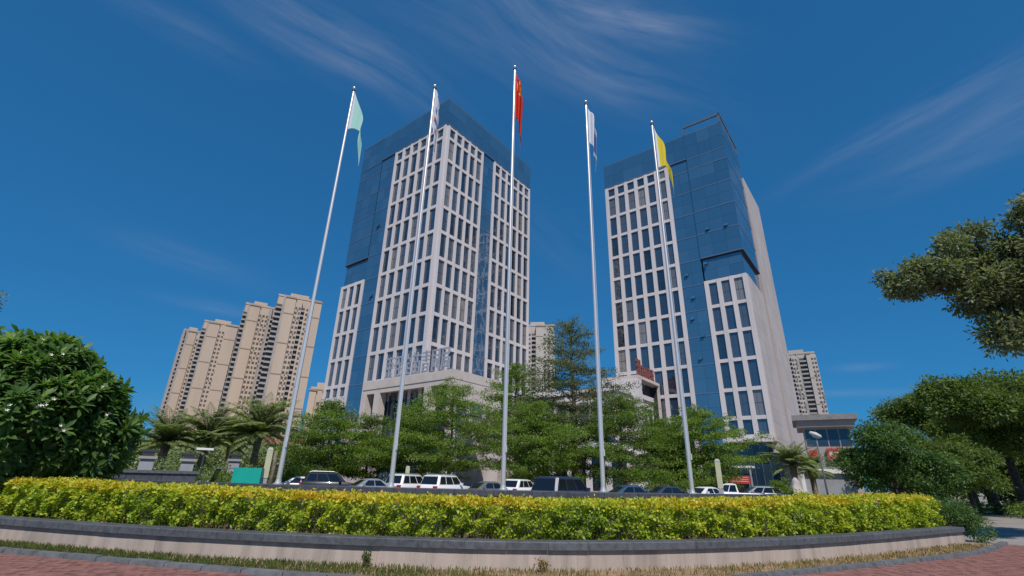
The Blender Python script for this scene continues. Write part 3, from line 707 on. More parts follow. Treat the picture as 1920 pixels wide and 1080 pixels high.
# base of the right tower: soffit, dark glazed ground storeys, small entrance canopy
T2.fbox('A', -.2, 7.5 * S, -1.5, 1.6, Z(8.0), Z(8.55), 'soffit_slab', 'precast')
for k in range(6): T2.fbox('A', (.3 + k * 1.15) * S, (1.35 + k * 1.15) * S, -.9, -.8, .3, Z(7.8), 'glass_panel', 'hall_glass'); T2.fbox('A', (.22 + k * 1.15) * S, (.3 + k * 1.15) * S, -.9, -.7, 0, Z(7.8), 'fin', 'mullion')
T2.fbox('A', 7.3 * S, 11.3 * S, -.3, -.1, 0, Z(6.1), 'lower_storeys', 'hall_glass')
for k in range(6): T2.fbox('A', (11.5 + k * 2.43) * S, (12.3 + k * 2.43) * S, -.3, .42, 0, Z(11.2), 'pier', 'precast'); T2.fbox('A', (12.3 + k * 2.43) * S, (13.9 + k * 2.43) * S, -.6, -.45, 0, Z(11.2), 'window', 'window_glass')
T2.fbox('A', 3.6 * S, 7.6 * S, 0, 3.2, 5.2, 5.6, 'entrance_canopy', 'white_paint')
for q in (3.8, 7.3): T2.fbox('A', q * S, (q + .2) * S, 2.7, 3.0, 0, 5.2, 'canopy_post', 'grey_paint')
nb = empty('notice_board', (57.84, 106.67, 0), ROT, 'red notice board under the small white canopy of the right tower', 'board')
mb = MB(); mb.box(-3.6, -3.5, 4.0 * S, 6.9 * S, 2.0, 3.6); mb.build('panel', 'red_sign', nb)
mb = MB()
for k in range(3): mb.box(-3.63, -3.605, 4.25 * S, (6.6 - .5 * (k % 2)) * S, 3.25 - k * .4, 3.33 - k * .4)
mb.build('text_lines', 'white_paint', nb)
mb = MB(); mb.box(-3.59, -3.51, 4.1 * S, 4.16 * S, 0, 2); mb.box(-3.59, -3.51, 6.7 * S, 6.76 * S, 0, 2); mb.build('posts', 'grey_paint', nb)

# right tower's portal with red standing characters
P2 = empty('entrance_portal', (57.84, 106.67, 0), ROT, 'pale framed portal with a dark opening left of the right tower', 'portal')
class W2: root = P2
tbox(W2, -10.1, -.5, 17.33, 24, 18.0, 18.5, 'roof_slab', 'portico_stone'); tbox(W2, -10.1, -8.6, 17.36, 24, 0, 18.0, 'front_wall', 'precast'); tbox(W2, -.95, -.55, 17.36, 17.75, 0, 18.0, 'post', 'portico_stone')
tbox(W2, -8.6, -.6, 22.6, 23.6, 0, 18.0, 'inner_wall', 'dark_core'); tbox(W2, -8.5, -1.3, 18.8, 22.5, 15.0, 17.9, 'soffit', 'dark_core'); tbox(W2, -8.58, -8.5, 17.5, 22.5, 0, 17.9, 'shade_lining', 'dark_core'); tbox(W2, -.93, -.6, 17.78, 22.5, 0, 17.9, 'shade_lining', 'dark_core'); tbox(W2, -8.55, -1.25, 22.3, 22.55, 0, 15, 'shade_back', 'dark_core')  # near-black inner faces put the deep opening's shade into the colour
rs = empty('rooftop_sign', (57.84, 106.67, 0), ROT, 'red standing characters along the edge of the dark portal roof', 'sign')
for k in range(4):
    obj('character', glyph(GLYPHS[(k * 2 + 1) % 7], 1.9, 2.6 if k else 3.8, .42, .45, 'red_letters', 'character'), rs, ((-9.3 + k * 1.9) * S, 17.75 * S, Z(18.5) + .25), None, (0, 0, 0))
mb = MB(); mb.box(-9.4 * S, -1.6 * S, 17.72 * S, 17.78 * S, Z(18.5), Z(18.5) + .25); mb.build('support_rail', 'red_letters', rs)

# ---- podium hall between the towers (in the frame of the left tower)
PH = empty('podium_hall', (-18.27, 100.55, 0), ROT, 'pale low podium building between the two towers behind the trees', 'building')
def pbox(x0, x1, y0, y1, z0, z1, name, mat):
    mb = MB(); mb.box(x0, x1, y0, y1, z0, z1); return mb.build(name, mat, PH)
pbox(30, 51, -30, -.5, 0, 20.5, 'wall', 'portico_stone'); pbox(29.5, 51, -30.4, -.4, 20.5, 21.6, 'parapet', 'precast')
for k in range(9):
    y0 = -29 + k * 3.1
    for z0, z1 in ((6, 11), (13, 18.5)): pbox(29.9, 29.96, y0, y0 + 2.2, z0, z1, 'window', 'window_glass')
    pbox(29.4, 30.0, y0 + 2.4, y0 + 2.9, 0, 20.5, 'pier', 'precast')
for k in range(6):
    x0 = 31 + k * 3.2
    for z0, z1 in ((6, 11), (13, 18.5)): pbox(x0, x0 + 2.2, -30.06, -30.02, z0, z1, 'window', 'window_glass')
# colonnade at the foot of the podium
pbox(18, 30, -34, -6, 7.6, 8.6, 'canopy_slab', 'white_paint')
for k in range(7): pbox(18.6, 19.5, -33 + k * 4.2, -32.1 + k * 4.2, 0, 7.6, 'canopy_column', 'precast')
pbox(26, 26.2, -33, -7, 0, 7.4, 'shopfront', 'hall_glass')

# ------------------------------------------------------------------ residential blocks far behind
def apartment(az0, az1, H, r, turn, label, bays, mat='apt_beige', band='apt_band', depth=18, fh=3.0, group='beige apartment towers', seed=1, crown=True):
    rs_ = random.Random(seed); p0 = polar(az0, 0, r); p1 = polar(az1, 0, r); c = (p0 + p1) / 2; w = (p1 - p0).length / math.cos(R(turn))
    rz = math.atan2((p1 - p0).y, (p1 - p0).x) + R(turn)
    a = empty('apartment_tower', (c.x, c.y, 0), rz, label, 'apartment tower', group)
    tot = sum(b[0] for b in bays); x = -w / 2; wall, dark, grey, bands = MB(), MB(), MB(), MB()
    nf = int(H / fh)
    wall.box(-w / 2 + .6, w / 2 - .6, 1.9, depth, 0, H)
    for fr, kind in bays:
        x1 = x + w * fr / tot; bw = x1 - x
        if kind == 'w':
            wall.box(x, x1, -.6, 2, 0, H - .2)
            for f in range(6, nf - 1, 6): bands.box(x - .12, x1 + .12, -.78, -.58, f * fh, f * fh + .55)
            if crown: bands.box(x - .3, x1 + .3, -1.0, 1.5, H - 1.0, H - .1)
        elif kind == 'n':      # wall with one column of small windows at each side
            wall.box(x, x1, 0, 2, 0, H - 1.5); 
            nw = max(1, round(bw / 2.2))
            for f in range(1, nf - 1):
                for k in range(nw):
                    q = x + bw * (k + .5) / nw; z = f * fh + .7; ww = .52 if (k + f) % 2 else .66
                    dark.box(q - ww, q + ww, -.06, .05, z, z + 1.55)
                    if rs_.random() < .35: grey.box(q + .5, q + 1.05, -.5, -.02, z - .45, z + .25)
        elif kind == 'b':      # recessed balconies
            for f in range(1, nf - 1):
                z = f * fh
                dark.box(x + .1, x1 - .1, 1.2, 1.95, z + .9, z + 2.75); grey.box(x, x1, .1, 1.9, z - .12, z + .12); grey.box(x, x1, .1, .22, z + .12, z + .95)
        elif kind == 'g':
            grey.box(x, x1, .3, 2, 0, H + .6)
        x = x1
    o = wall.build('wall', mat, a); bands.build('cornice_bands', band, a)['kind'] = 'stuff' if bands.v else 'stuff'
    for nm, q, mt in (('windows', dark, 'apt_dark'), ('ledges', grey, 'apt_grey')):
        if q.v: q.build(nm, mt, a)['kind'] = 'stuff'
    rf = MB(); rf.box(-w * .22, w * .2, 4, depth - 4, H, H + 3.6); rf.box(-w / 2 + .3, w / 2 - .3, 1.6, 2.0, H, H + 1.1); rf.build('roof_room', mat, a)
    return a
G = 'beige apartment towers'
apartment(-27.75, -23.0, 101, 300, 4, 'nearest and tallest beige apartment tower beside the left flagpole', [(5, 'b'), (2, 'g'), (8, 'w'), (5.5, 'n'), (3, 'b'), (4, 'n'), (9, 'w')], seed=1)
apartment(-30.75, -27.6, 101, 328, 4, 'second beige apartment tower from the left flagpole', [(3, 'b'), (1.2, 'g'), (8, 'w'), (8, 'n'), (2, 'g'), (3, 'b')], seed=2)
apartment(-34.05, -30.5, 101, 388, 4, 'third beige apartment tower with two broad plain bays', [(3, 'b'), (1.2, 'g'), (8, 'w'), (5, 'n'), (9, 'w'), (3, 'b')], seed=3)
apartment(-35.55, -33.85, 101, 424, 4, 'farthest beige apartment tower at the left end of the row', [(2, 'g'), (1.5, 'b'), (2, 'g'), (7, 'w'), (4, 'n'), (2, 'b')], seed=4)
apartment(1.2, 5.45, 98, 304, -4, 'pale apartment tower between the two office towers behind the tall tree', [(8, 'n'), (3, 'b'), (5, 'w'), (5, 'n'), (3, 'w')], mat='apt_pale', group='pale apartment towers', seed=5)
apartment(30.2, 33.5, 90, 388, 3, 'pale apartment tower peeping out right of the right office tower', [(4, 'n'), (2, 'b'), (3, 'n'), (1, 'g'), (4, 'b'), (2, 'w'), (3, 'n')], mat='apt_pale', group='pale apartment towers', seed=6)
apartment(-22.6, -20.3, 38, 235, 0, 'small beige block touching the left tower low at its left', [(3, 'w'), (3, 'n'), (4, 'w')], group=G, seed=8)
lb = empty('low_house', (-62, 138, 0), 0.4, 'low grey house with a red roof behind the left flagpole', 'house')
mb = MB(); mb.box(-6, 6, -4, 4, 0, 9); mb.build('wall', 'apt_grey', lb); mb = MB(); mb.hexa([(-6.8, -4.8, 9), (6.8, -4.8, 9), (6.8, 4.8, 9), (-6.8, 4.8, 9), (-4, -.5, 11.4), (4, -.5, 11.4), (4, .5, 11.4), (-4, .5, 11.4)]); mb.build('roof', 'roof_red', lb)
for k in range(4):
    for z in (2, 5.4): mb = MB(); mb.box(-5.2 + k * 2.8, -3.6 + k * 2.8, -4.06, -3.98, z, z + 1.7); mb.build('window', 'apt_dark', lb)

# pavilion with red sign right of the right tower
pv = polar(33.1, 0, 112); pav = empty('shop_pavilion', (pv.x, pv.y, 0), R(-30), 'grey flat roofed pavilion with a red sign at the right tower foot', 'building')
def vbox(*a, name='', mat=''):
    mb = MB(); mb.box(*a); return mb.build(name, mat, pav)
vbox(-4, 3.6, 0, 10, 0, 12.4, name='wall', mat='apt_grey'); vbox(-5.6, 5.0, -2.2, 12, 13.6, 14.6, name='roof_slab', mat='roof_grey'); vbox(-5, 4.4, -1.5, 11, 12.4, 13.6, name='roof_soffit', mat='apt_grey')
for k in range(4): vbox(-3.8 + k * 1.85, -2.15 + k * 1.85, -.08, -.02, 9.0, 12.0, name='window', mat='hall_glass')
vbox(-.9, 2.9, -.7, -.2, 6.5, 8.5, name='sign_panel', mat='red_sign'); vbox(-3.8, -2.4, -.7, -.2, 6.6, 8.2, name='sign_panel', mat='red_sign'); vbox(2, 3.4, -.7, -.2, 2.6, 4.0, name='sign_panel', mat='red_sign')
for k in range(4): o = obj('sign_character', glyph(GLYPHS[k], .6, .75, .08, .06, 'white_paint', 'sign_character'), pav, (-.6 + k * .85, -.74, 7.1))
gt = polar(32.4, 0, 62); gate = empty('gatehouse', (gt.x, gt.y, 0), R(-32), 'small white framed grey gatehouse wall behind the right end of the hedge', 'gatehouse')
mb = MB(); mb.box(-2.2, 2.2, 0, 2.2, 0, 3.0); mb.build('wall', 'grey_paint', gate); mb = MB(); mb.box(-2.5, 2.5, -.35, 2.4, 3.0, 3.4); mb.build('roof_slab', 'white_paint', gate); mb = MB(); mb.box(-2.5, -2.2, -.3, 2.3, 0, 3.0); mb.build('side_post', 'white_paint', gate)

# ------------------------------------------------------------------ flagpoles and flags
POLES = [(-6.18, 13.88, 15.28, 'leftmost flagpole, carrying the mint flag'), (-3.09, 13.70, 15.31, 'second flagpole from the left, carrying the white flag with red print'), (-.105, 13.70, 16.36, 'tallest central flagpole, carrying the red flag'), (2.68, 14.30, 15.30, 'fourth flagpole from the left, carrying the white and blue flag'), (5.53, 15.33, 15.30, 'rightmost flagpole, carrying the yellow flag')]
for x, y, zt, lab in POLES:
    zb = 1.345; h = zt - zb
    o = empty('flagpole', (x, y, zb), 0, lab.replace('flagpole,', 'steel flagpole,'), 'flagpole', 'steel flagpoles on the granite plinth')
    mb = MB(); mb.tube([(0, 0, 0), (0, 0, h * .33), (0, 0, h * .66), (0, 0, h - .16)], [.066, .057, .047, .037], 20); mb.build('shaft', 'steel', o, True, 50)
    mb = MB(); mb.tube([(0, 0, 0), (0, 0, .035), (0, 0, .04), (0, 0, .12)], [.13, .13, .085, .07], 20); mb.build('base_flange', 'steel', o, True, 40)
    mb = MB(); mb.tube([(0, 0, h - .2), (0, 0, h - .17), (0, 0, h - .10), (0, 0, h - .08)], [.040, .055, .055, .025], 16); mb.build('truck', 'dark_paint', o, True, 40)
    mb = MB(); q = [(.001, h - .085)] + [(.06 * math.sin(math.pi * k / 9), h - .025 - .06 * math.cos(math.pi * k / 9)) for k in range(1, 9)] + [(.001, h + .036)]
    mb.tube([(0, 0, z) for r_, z in q], [r_ for r_, z in q], 16); mb.build('ball', 'steel', o, True)
    mb = MB(); mb.tube([(.055, -.05, .9), (.06, -.06, h * .5), (.045, -.04, h - .25)], .005, 5); mb.build('halyard', 'white_paint', o)
    mb = MB(); mb.box(.035, .08, -.09, -.04, .95, 1.12); mb.build('cleat', 'steel', o)

def flag(name, label, px, py, ztop, hoist, drop, width, folds, amp, mats, color_fn, belly=0.0, seed=0, tail=0.3, knee=None):
    """limp flag hanging from its hoist: s runs down the hoist, t along the fly"""
    rs_ = random.Random(seed); ns, nt_ = 34, 40; mb = MB(); pts = {}
    for i in range(ns + 1):
        for j in range(nt_ + 1):
            s_, t = i / ns, j / nt_
            if knee:
                k1, k2 = min(1, t / knee), max(0, (t - knee) / (1 - knee)); lat = width * math.sin(k1 * math.pi / 2) + belly * k2
                top = -drop * k1 ** .85 - tail * k2; bot = -hoist - .12 * k1 + .10 * math.sin(k1 * math.pi) - (tail + .45) * k2; zz = top + (bot - top) * s_
                if top < bot: zz = top - .35 * s_
            else:
                lat = width * (1 - (1 - t) ** 2.2) * (1 - .2 * s_) + belly * math.sin(math.pi * min(1, t * 1.15)) * (1 - .6 * s_)
                zz = -hoist * s_ * (1 - tail * t) - drop * (t ** 1.25) + .02 * math.sin(6 * t + 3 * s_)
            zig = amp * math.sin(t * folds * math.pi + s_ * .7 + seed) * min(1, t * 4)
            zig2 = amp * .35 * math.cos(t * folds * math.pi + s_ * 1.4 + seed * 2) * min(1, t * 4)
            pts[i, j] = (.06 + lat + zig2 * .6, -.04 - zig, zz)
    for i in range(ns):
        for j in range(nt_): mb.quad([pts[i, j], pts[i, j + 1], pts[i + 1, j + 1], pts[i + 1, j]], color_fn((i + .5) / ns, (j + .5) / nt_))
    o = mb.build(name, mats); o.location = (px, py, ztop)
    me = o.data; bm = bmesh.new(); bm.from_mesh(me); bmesh.ops.remove_doubles(bm, verts=bm.verts, dist=1e-5); bm.to_mesh(me); bm.free(); me.shade_smooth()
    sm = o.modifiers.new('thick', 'SOLIDIFY'); sm.thickness = .004
    return tag(o, label, 'flag', 'flags hanging limp on the poles')
def star(s_, t):
    d = math.hypot((s_ - .22) * 1.0, (t - .16) * 1.5)
    if d < .11: return 1
    for a, b in ((.08, .31), (.16, .37), (.28, .37), (.36, .31)):
        if math.hypot(s_ - a, (t - b) * 1.5) < .035: return 1
    return 0
flag('flag', 'pale mint flag half open on the leftmost pole', POLES[0][0], POLES[0][1], 15.05, 1.80, 1.40, .46, 3.0, .08, ['cloth_mint', 'cloth_white'], lambda s_, t: 1 if t < .07 else 0, belly=.12, seed=1, tail=1.0, knee=.5)
flag('flag', 'white flag with red and blue print hanging on the second pole', POLES[1][0], POLES[1][1], 15.05, 1.75, 1.4, .19, 5.0, .09, ['cloth_white', 'cloth_print', 'cloth_blue'], lambda s_, t: 1 if (.55 < s_ < .72 and .30 < t < .8) else 2 if (.3 < s_ < .45 and .35 < t < .9) else 0, seed=2, tail=.1)
flag('flag', 'red national flag with yellow stars hanging on the tallest central pole', POLES[2][0], POLES[2][1], 15.95, 2.0, 1.85, .26, 5.0, .10, ['cloth_red', 'cloth_star'], star, seed=3, tail=.1)
flag('flag', 'white and blue flag hanging on the fourth pole', POLES[3][0], POLES[3][1], 14.9, 1.6, 1.55, .25, 4.0, .08, ['cloth_white', 'cloth_blue'], lambda s_, t: 1 if (t > .42 and t < .80 and s_ > .18 and s_ < .85) else 0, belly=.04, seed=4, tail=.15)
flag('flag', 'yellow flag hanging on the rightmost pole', POLES[4][0], POLES[4][1], 14.95, 1.95, 1.45, .38, 3.0, .08, ['cloth_yellow', 'cloth_white'], lambda s_, t: 1 if t < .07 else 0, belly=.08, seed=5, tail=.75, knee=.6)

# ------------------------------------------------------------------ trees
def tier_tree(name, label, az, r, H, spread, seed, leaf='leaf_terminalia', group='layered green trees in front of the towers', first=.16, pw=2.3, tone=0.0, density=1.0, taper=.9, lean=0.0):
    rr = random.Random(seed); p = polar(az, 0, r); o = empty(name, (p.x, p.y, 0), rr.uniform(0, 6), label, 'tree', group)
    tr = MB(); hs = np.linspace(0, 1, 8)
    def axis(h): return (.3 * math.sin(h * 3 + seed) * h + lean * h, .3 * math.cos(h * 2 + seed) * h)
    tr.tube([(*axis(h), H * h * .98) for h in hs], [.20 * H / 10 * (1 - .9 * h) + .015 for h in hs], 9); tr.build('trunk', 'bark', o, True)
    br = MB(); C = []
    nb_ = int(8.5 * H * .62 + 14)
    for k in range(nb_):
        f = first + (1 - first) * (k + rr.uniform(-.6, .6)) / nb_; f = min(.985, max(first, f)); g0 = (f - first) / (1 - first)
        z = H * f; prof = min(1.0, .55 + 1.5 * g0) * (1 - g0 ** pw) ** taper + .10
        an = k * 2.399 + rr.uniform(-.5, .5); ln = spread * prof * rr.choice((.45, .7, .8, .9, 1.0, 1.0, 1.2)) * rr.uniform(.85, 1.1); rise = ln * rr.uniform(-.12, .30) + (.5 if g0 > .8 else 0)
        ax, ay = math.cos(an), math.sin(an); bx, by = axis(f); tip = (bx + ax * ln, by + ay * ln, z + rise)
        br.tube([(bx, by, z - .25), (bx + ax * ln * .5, by + ay * ln * .5, z + rise * .7), tip], [.05 * H / 10 * (1.3 - f), .03 * H / 10, .008], 5, caps=False)
        nc = max(2, int(ln / .5))
        for c in range(nc):
            g_ = (c + 1) / nc * rr.uniform(.85, 1.08)
            if g_ < .25: continue
            sp = .30 * ln * (1.05 - abs(g_ - .7))
            for e in (-1, 0, 1):
                if rr.random() < .22: continue
                C.append((bx + ax * ln * g_ - ay * e * sp * rr.uniform(.4, 1.25), by + ay * ln * g_ + ax * e * sp * rr.uniform(.4, 1.25), z + rise * g_ + rr.uniform(-.18, .24), rr.uniform(.45, 1.0), rr.uniform(.14, .34)))
    C.append((*axis(1.0), H, .4, .45)); C.append((*axis(.95), H * .95, .6, .4))
    br.build('branches', 'bark', o)
    C = np.array(C); per = int(min(76, 38000 / len(C)) * density); idx = np.repeat(np.arange(len(C)), max(per, 30)); n = len(idx); d = rand_dirs(n) * (rng.uniform(0, 1, n) ** .45)[:, None]
    P = C[idx, :3] + d * np.stack([C[idx, 3], C[idx, 3], C[idx, 4]], 1)
    P += rng.normal(0, .07, P.shape)
    D = rand_dirs(n) + np.array([0, 0, .1]); Nn = rand_dirs(n) * .6 + np.array([0, 0, 1.0]); Sz = rng.uniform(.6, 1.4, n) * .165
    ct = rng.normal(0, .14, len(C))
    leaf_object('crown', leaf, P, D, Nn, Sz, Sz * .62, .5 + tone + ct[idx] + rng.normal(0, .15, n), o)
    return o
GT = 'layered green trees in front of the towers'
tier_tree('almond_tree', 'broad layered tree right of the leftmost flagpole', -19.6, 54, 8.3, 5.9, 11, tone=.08)
tier_tree('almond_tree', 'small layered tree left of the second flagpole', -15.4, 58, 7.4, 5.0, 12, tone=-.15, density=.8)
tier_tree('almond_tree', 'layered tree half hidden by the second flagpole', -10.9, 56, 8.8, 5.6, 13, tone=.05)
tier_tree('almond_tree', 'wide layered tree above the two white off-roaders', -6.6, 53, 10.8, 6.4, 14, taper=.7, tone=.12)
tier_tree('almond_tree', 'dense layered tree behind the central flagpole', 1.0, 57, 14.4, 6.2, 15, taper=.9, pw=1.9, tone=.1)
tier_tree('almond_tree', 'tallest sparse tree with a bare pointed top between the towers', 7.5, 53, 18.3, 7.6, 16, density=1.15, taper=1.0, pw=2.2, leaf='leaf_grey', tone=-.2)
tier_tree('almond_tree', 'low bright tree under the tallest tree', 3.4, 48, 8.2, 5.0, 17, tone=.05)
tier_tree('almond_tree', 'layered tree right of the fourth flagpole in front of the portal', 13.0, 51, 9.6, 6.0, 18, taper=.7, tone=-.05)
tier_tree('almond_tree', 'bright layered tree behind the rightmost flagpole', 21.2, 54, 8.4, 5.4, 19, tone=.12)
tier_tree('almond_tree', 'small layered tree left of the rightmost flagpole', 17.6, 56, 7.6, 4.8, 20, tone=-.1)
def lobe_tree(name, label, base, lobes, n, leaf, L, W, trunk_r, seed, jitter=.12, group=None, bark='bark_dark', surf=.4, clumps=True, trunk_top=None, cat='tree', bend=None):
    rr = random.Random(seed); o = empty(name, (base[0], base[1], 0), 0, label, cat, group); b = np.array([base[0], base[1], 0])
    lob = [(x - base[0], y - base[1], z, a, a * rr.uniform(.85, 1.1), c) for x, y, z, a, c in lobes]
    zt = trunk_top or min(l[2] for l in lob) * .8; tr = MB(); kx, ky = bend or (0, 0)
    tr.tube([(0, 0, 0), (kx * .3, ky * .3, zt * .35), (kx * .7, ky * .7, zt * .7), (kx, ky, zt)], [trunk_r * 1.25, trunk_r, trunk_r * .85, trunk_r * .7], 10); tr.build('trunk', bark, o, True)
    br = MB(); sub = []
    for x, y, z, a, a2, c in lob:
        mid = (kx + (x - kx) * .5 + rr.uniform(-.3, .3), ky + (y - ky) * .5 + rr.uniform(-.3, .3), zt + (z - zt) * .6)
        br.tube([(kx, ky, zt * .93), mid, (x, y, z - c * .2)], [trunk_r * .5, trunk_r * .3, trunk_r * .12], 6, caps=False)
        m_ = max(6, int(14 * a))
        for k in range(m_):
            d = rand_dirs(1)[0]; rad = rr.uniform(.45, 1.0); e = (x + d[0] * a * rad, y + d[1] * a2 * rad, z + d[2] * c * rad)
            q = rr.uniform(.16, .34) * max(a, 1.0); sub.append((*e, q, q, q * rr.uniform(.45, .8)))
            if k % 2 == 0: br.tube([(x, y, z - c * .2), ((x + e[0]) / 2, (y + e[1]) / 2, (z + e[2]) / 2), e], [trunk_r * .11, trunk_r * .07, .006], 4, caps=False)
    br.build('branches', bark, o)
    src = sub if clumps else lob
    P, D, Nn, Ls, Ws = blob_leaves(src, n, L, W, jitter=jitter, surf=surf)
    ct = np.sin(P[:, 0] * 2.3 + P[:, 2] * 3.1) * np.sin(P[:, 1] * 2.7 - P[:, 2]) * .12
    leaf_object('crown', leaf, P, D, Nn, Ls, Ws, .5 + ct + rng.normal(0, .18, len(P)), o)
    return o
lobe_tree('shade_tree', 'grey-green tree reaching its long branch into the picture at the right edge', (22.6, 15.6), [(16.1, 17.7, 9.5, 1.1, .72), (17.1, 17.0, 9.9, 1.4, 1.05), (18.0, 16.6, 10.8, 1.0, .85), (17.8, 16.4, 8.7, 1.4, 1.05), (18.9, 16.0, 9.4, 1.5, 1.3), (18.2, 16.2, 7.0, 1.05, .72), (19.4, 15.2, 11.5, .75, .9), (19.6, 16.0, 7.6, 1.6, 1.3), (20.6, 15.2, 9.6, 1.7, 1.7), (22.5, 15.5, 10.8, 2.2, 1.8), (24.5, 16, 9.5, 2.2, 1.6)], 92000, 'leaf_grey', .18, .07, .34, 31, jitter=.10, trunk_top=6.2, bark='bark', surf=.3)
ST = 'street trees along the road'
lobe_tree('street_tree', 'nearest tall street tree under the long branch at the right edge', (37.6, 37.4), [(34.5, 34.6, 7.2, 3.6, 1.3), (32.9, 35.4, 8.4, 2.2, .9), (36.2, 34.8, 8.7, 2.6, 1.2), (37, 36, 6.6, 2.2, 1.3), (39.5, 37, 8.2, 3.0, 1.4), (37.0, 35.2, 5.0, 2.2, .9), (35.2, 36.6, 5.4, 2.2, 1.0)], 52000, 'leaf_street', .23, .115, .30, 32, group=ST, trunk_top=4.8, jitter=.15)
lobe_tree('street_tree', 'street tree with a flat bright top left of the nearest one', (40.4, 44.4), [(38.0, 43.8, 8.1, 3.3, 1.3), (36.6, 45.0, 8.2, 2.2, 1.0), (39.6, 42.8, 6.9, 3.0, 1.2), (40.5, 42.5, 5.2, 2.5, 1.4), (42.0, 44, 7.6, 2.6, 1.2)], 44000, 'leaf_street', .23, .115, .28, 33, group=ST, trunk_top=4.4, jitter=.15)
lobe_tree('street_tree', 'slim street tree standing far back between the other trunks', (38.2, 40.2), [(37.8, 40.5, 6.6, 2.4, 1.2), (39, 41, 5.6, 2.0, 1.0), (36.6, 40, 6.0, 2.0, 1.0)], 26000, 'leaf_street', .23, .115, .22, 34, group=ST, trunk_top=3.9, jitter=.15)
lobe_tree('street_tree', 'far street tree low behind the trunks at the right', (50.6, 51.4), [(50.3, 51.6, 6.0, 3.0, 1.6), (51.6, 50.4, 5.6, 2.6, 1.6), (48.5, 53.3, 5.8, 3.2, 1.8)], 15000, 'leaf_terminalia', .24, .13, .24, 35, group=ST, trunk_top=3.6, jitter=.15)
lobe_tree('street_tree', 'farthest street tree down the road', (62, 63), [(62, 63, 6.4, 3.6, 2.0), (59, 65, 6, 3.0, 1.8), (65, 62, 6, 3, 1.8)], 12000, 'leaf_terminalia', .28, .15, .26, 36, group=ST, trunk_top=3.8, jitter=.15)
def far_tree(label, az, r, w, h, seed, leaf='leaf_street', n=9000):
    p = polar(az, 0, r); lobe_tree('street_tree', label, (p.x, p.y), [(p.x, p.y, h * .62, w * .42, h * .3), (p.x - w * .3, p.y + 1, h * .5, w * .32, h * .28), (p.x + w * .3, p.y, h * .52, w * .32, h * .28), (p.x, p.y - .5, h * .3, w * .4, h * .22)], n, leaf, .34, .18, .22, seed, group=ST, trunk_top=h * .3, jitter=.15)
far_tree('broad tree behind the nearest street trunk', 45.8, 66, 10, 7.6, 77, n=14000)
far_tree('bushy tree at the far end of the road, left of the trunks', 40.2, 84, 9, 8, 71)
far_tree('bushy tree at the far end of the road between the trunks', 43.2, 92, 11, 9, 72, 'leaf_terminalia')
far_tree('bushy tree at the far end of the road beside the right edge', 46.4, 88, 11, 8, 73)
far_tree('low bushy tree behind the trunks cut by the right edge', 48.8, 70, 9, 6.5, 74, 'leaf_terminalia')
far_tree('bushy tree between the round tree and the street trees', 38.2, 72, 9, 7.5, 75)
for lab_, az_, r_, w_, h_, sd_ in (('bushy tree behind the small palm', -36.2, 60, 11, 5.2, 91), ('bushy tree behind the second palm', -32.4, 64, 11, 5.0, 92), ('bushy tree behind the teal cargo box', -28.6, 66, 11, 5.4, 93), ('bushy tree behind the leftmost flagpole', -24.2, 62, 10, 5.6, 94)):
    far_tree(lab_, az_, r_, w_, h_, sd_, 'leaf_palm', 9000)
lobe_tree('shrub_tree', 'dark shrubby tree filling the gap left of the street trunks', (29.8, 35.2), [(29.8, 35.2, 3.4, 1.8, 1.3), (29.0, 35.6, 4.4, 1.6, 1.1), (30.6, 34.8, 4.6, 1.5, .8)], 14000, 'leaf_street', .19, .095, .14, 40, jitter=.1, trunk_top=1.8)
lobe_tree('round_tree', 'round dense dark green tree behind the right end of the hedge', (24.3, 31.9), [(24.2, 31.9, 3.6, 2.5, 1.75), (22.9, 32.7, 2.7, 1.7, 1.4), (25.5, 31.0, 2.7, 1.7, 1.4), (24.4, 31.7, 4.8, 1.7, .85), (26.3, 30.5, 2.2, 1.2, 1.2)], 30000, 'leaf_dark', .17, .085, .2, 37, jitter=.10, trunk_top=1.6)
lobe_tree('shrub_tree', 'shaded shrubby tree between the round tree and the road', (28.6, 31.6), [(28.6, 31.4, 2.7, 1.7, 1.2), (27.6, 32.2, 3.6, 1.5, 1.0), (29.6, 31.6, 3.4, 1.3, .9)], 12000, 'leaf_street', .17, .085, .14, 38, jitter=.1, trunk_top=1.6)

# frangipani at the left: forked limbs, each tip a rosette of long leaves
fr = empty('frangipani_tree', (-14.6, 14.6, .3), 0, 'big rounded frangipani tree with long glossy leaves and white flowers at left', 'tree')
lob = [(-14.8, 14.6, 2.9, 2.6, 2.5, 2.0), (-13.35, 15.5, 2.6, 1.4, 1.5, 1.5), (-14.5, 14.6, 4.5, 1.35, 1.3, .85), (-13.2, 15.2, 3.7, .8, .8, .6), (-15.9, 13.9, 4.6, .8, .8, .7), (-16.2, 13.6, 3.6, 1.6, 1.6, 1.7), (-17.5, 13.4, 3.0, 1.6, 1.6, 1.6)]
rp, rd_ = [], []
org = np.array([-14.6, 14.6, .3])
for k, (x, y, z, a, b, c) in enumerate(lob):
    n = int(215 * (a * b * c) ** .67)
    d = rand_dirs(n); f = rng.uniform(.36, 1.0, n) ** .6
    q = np.array([x, y, z]) + d * np.array([a, b, c]) * f[:, None]
    inside = np.zeros(n, bool)
    for j, L2_ in enumerate(lob):
        if j != k: inside |= (((q - np.array(L2_[:3])) / np.array(L2_[3:])) ** 2).sum(1) < .55
    ok = (~inside) & (q[:, 2] > .75); rp.append(q[ok]); rd_.append((d / np.array([a, b, c]) + np.array([0, 0, .28]))[ok])
rp = np.concatenate(rp); rd_ = np.concatenate(rd_); rd_ /= np.linalg.norm(rd_, axis=1, keepdims=True)
PP, DD, NN, LL, TT = [], [], [], [], []
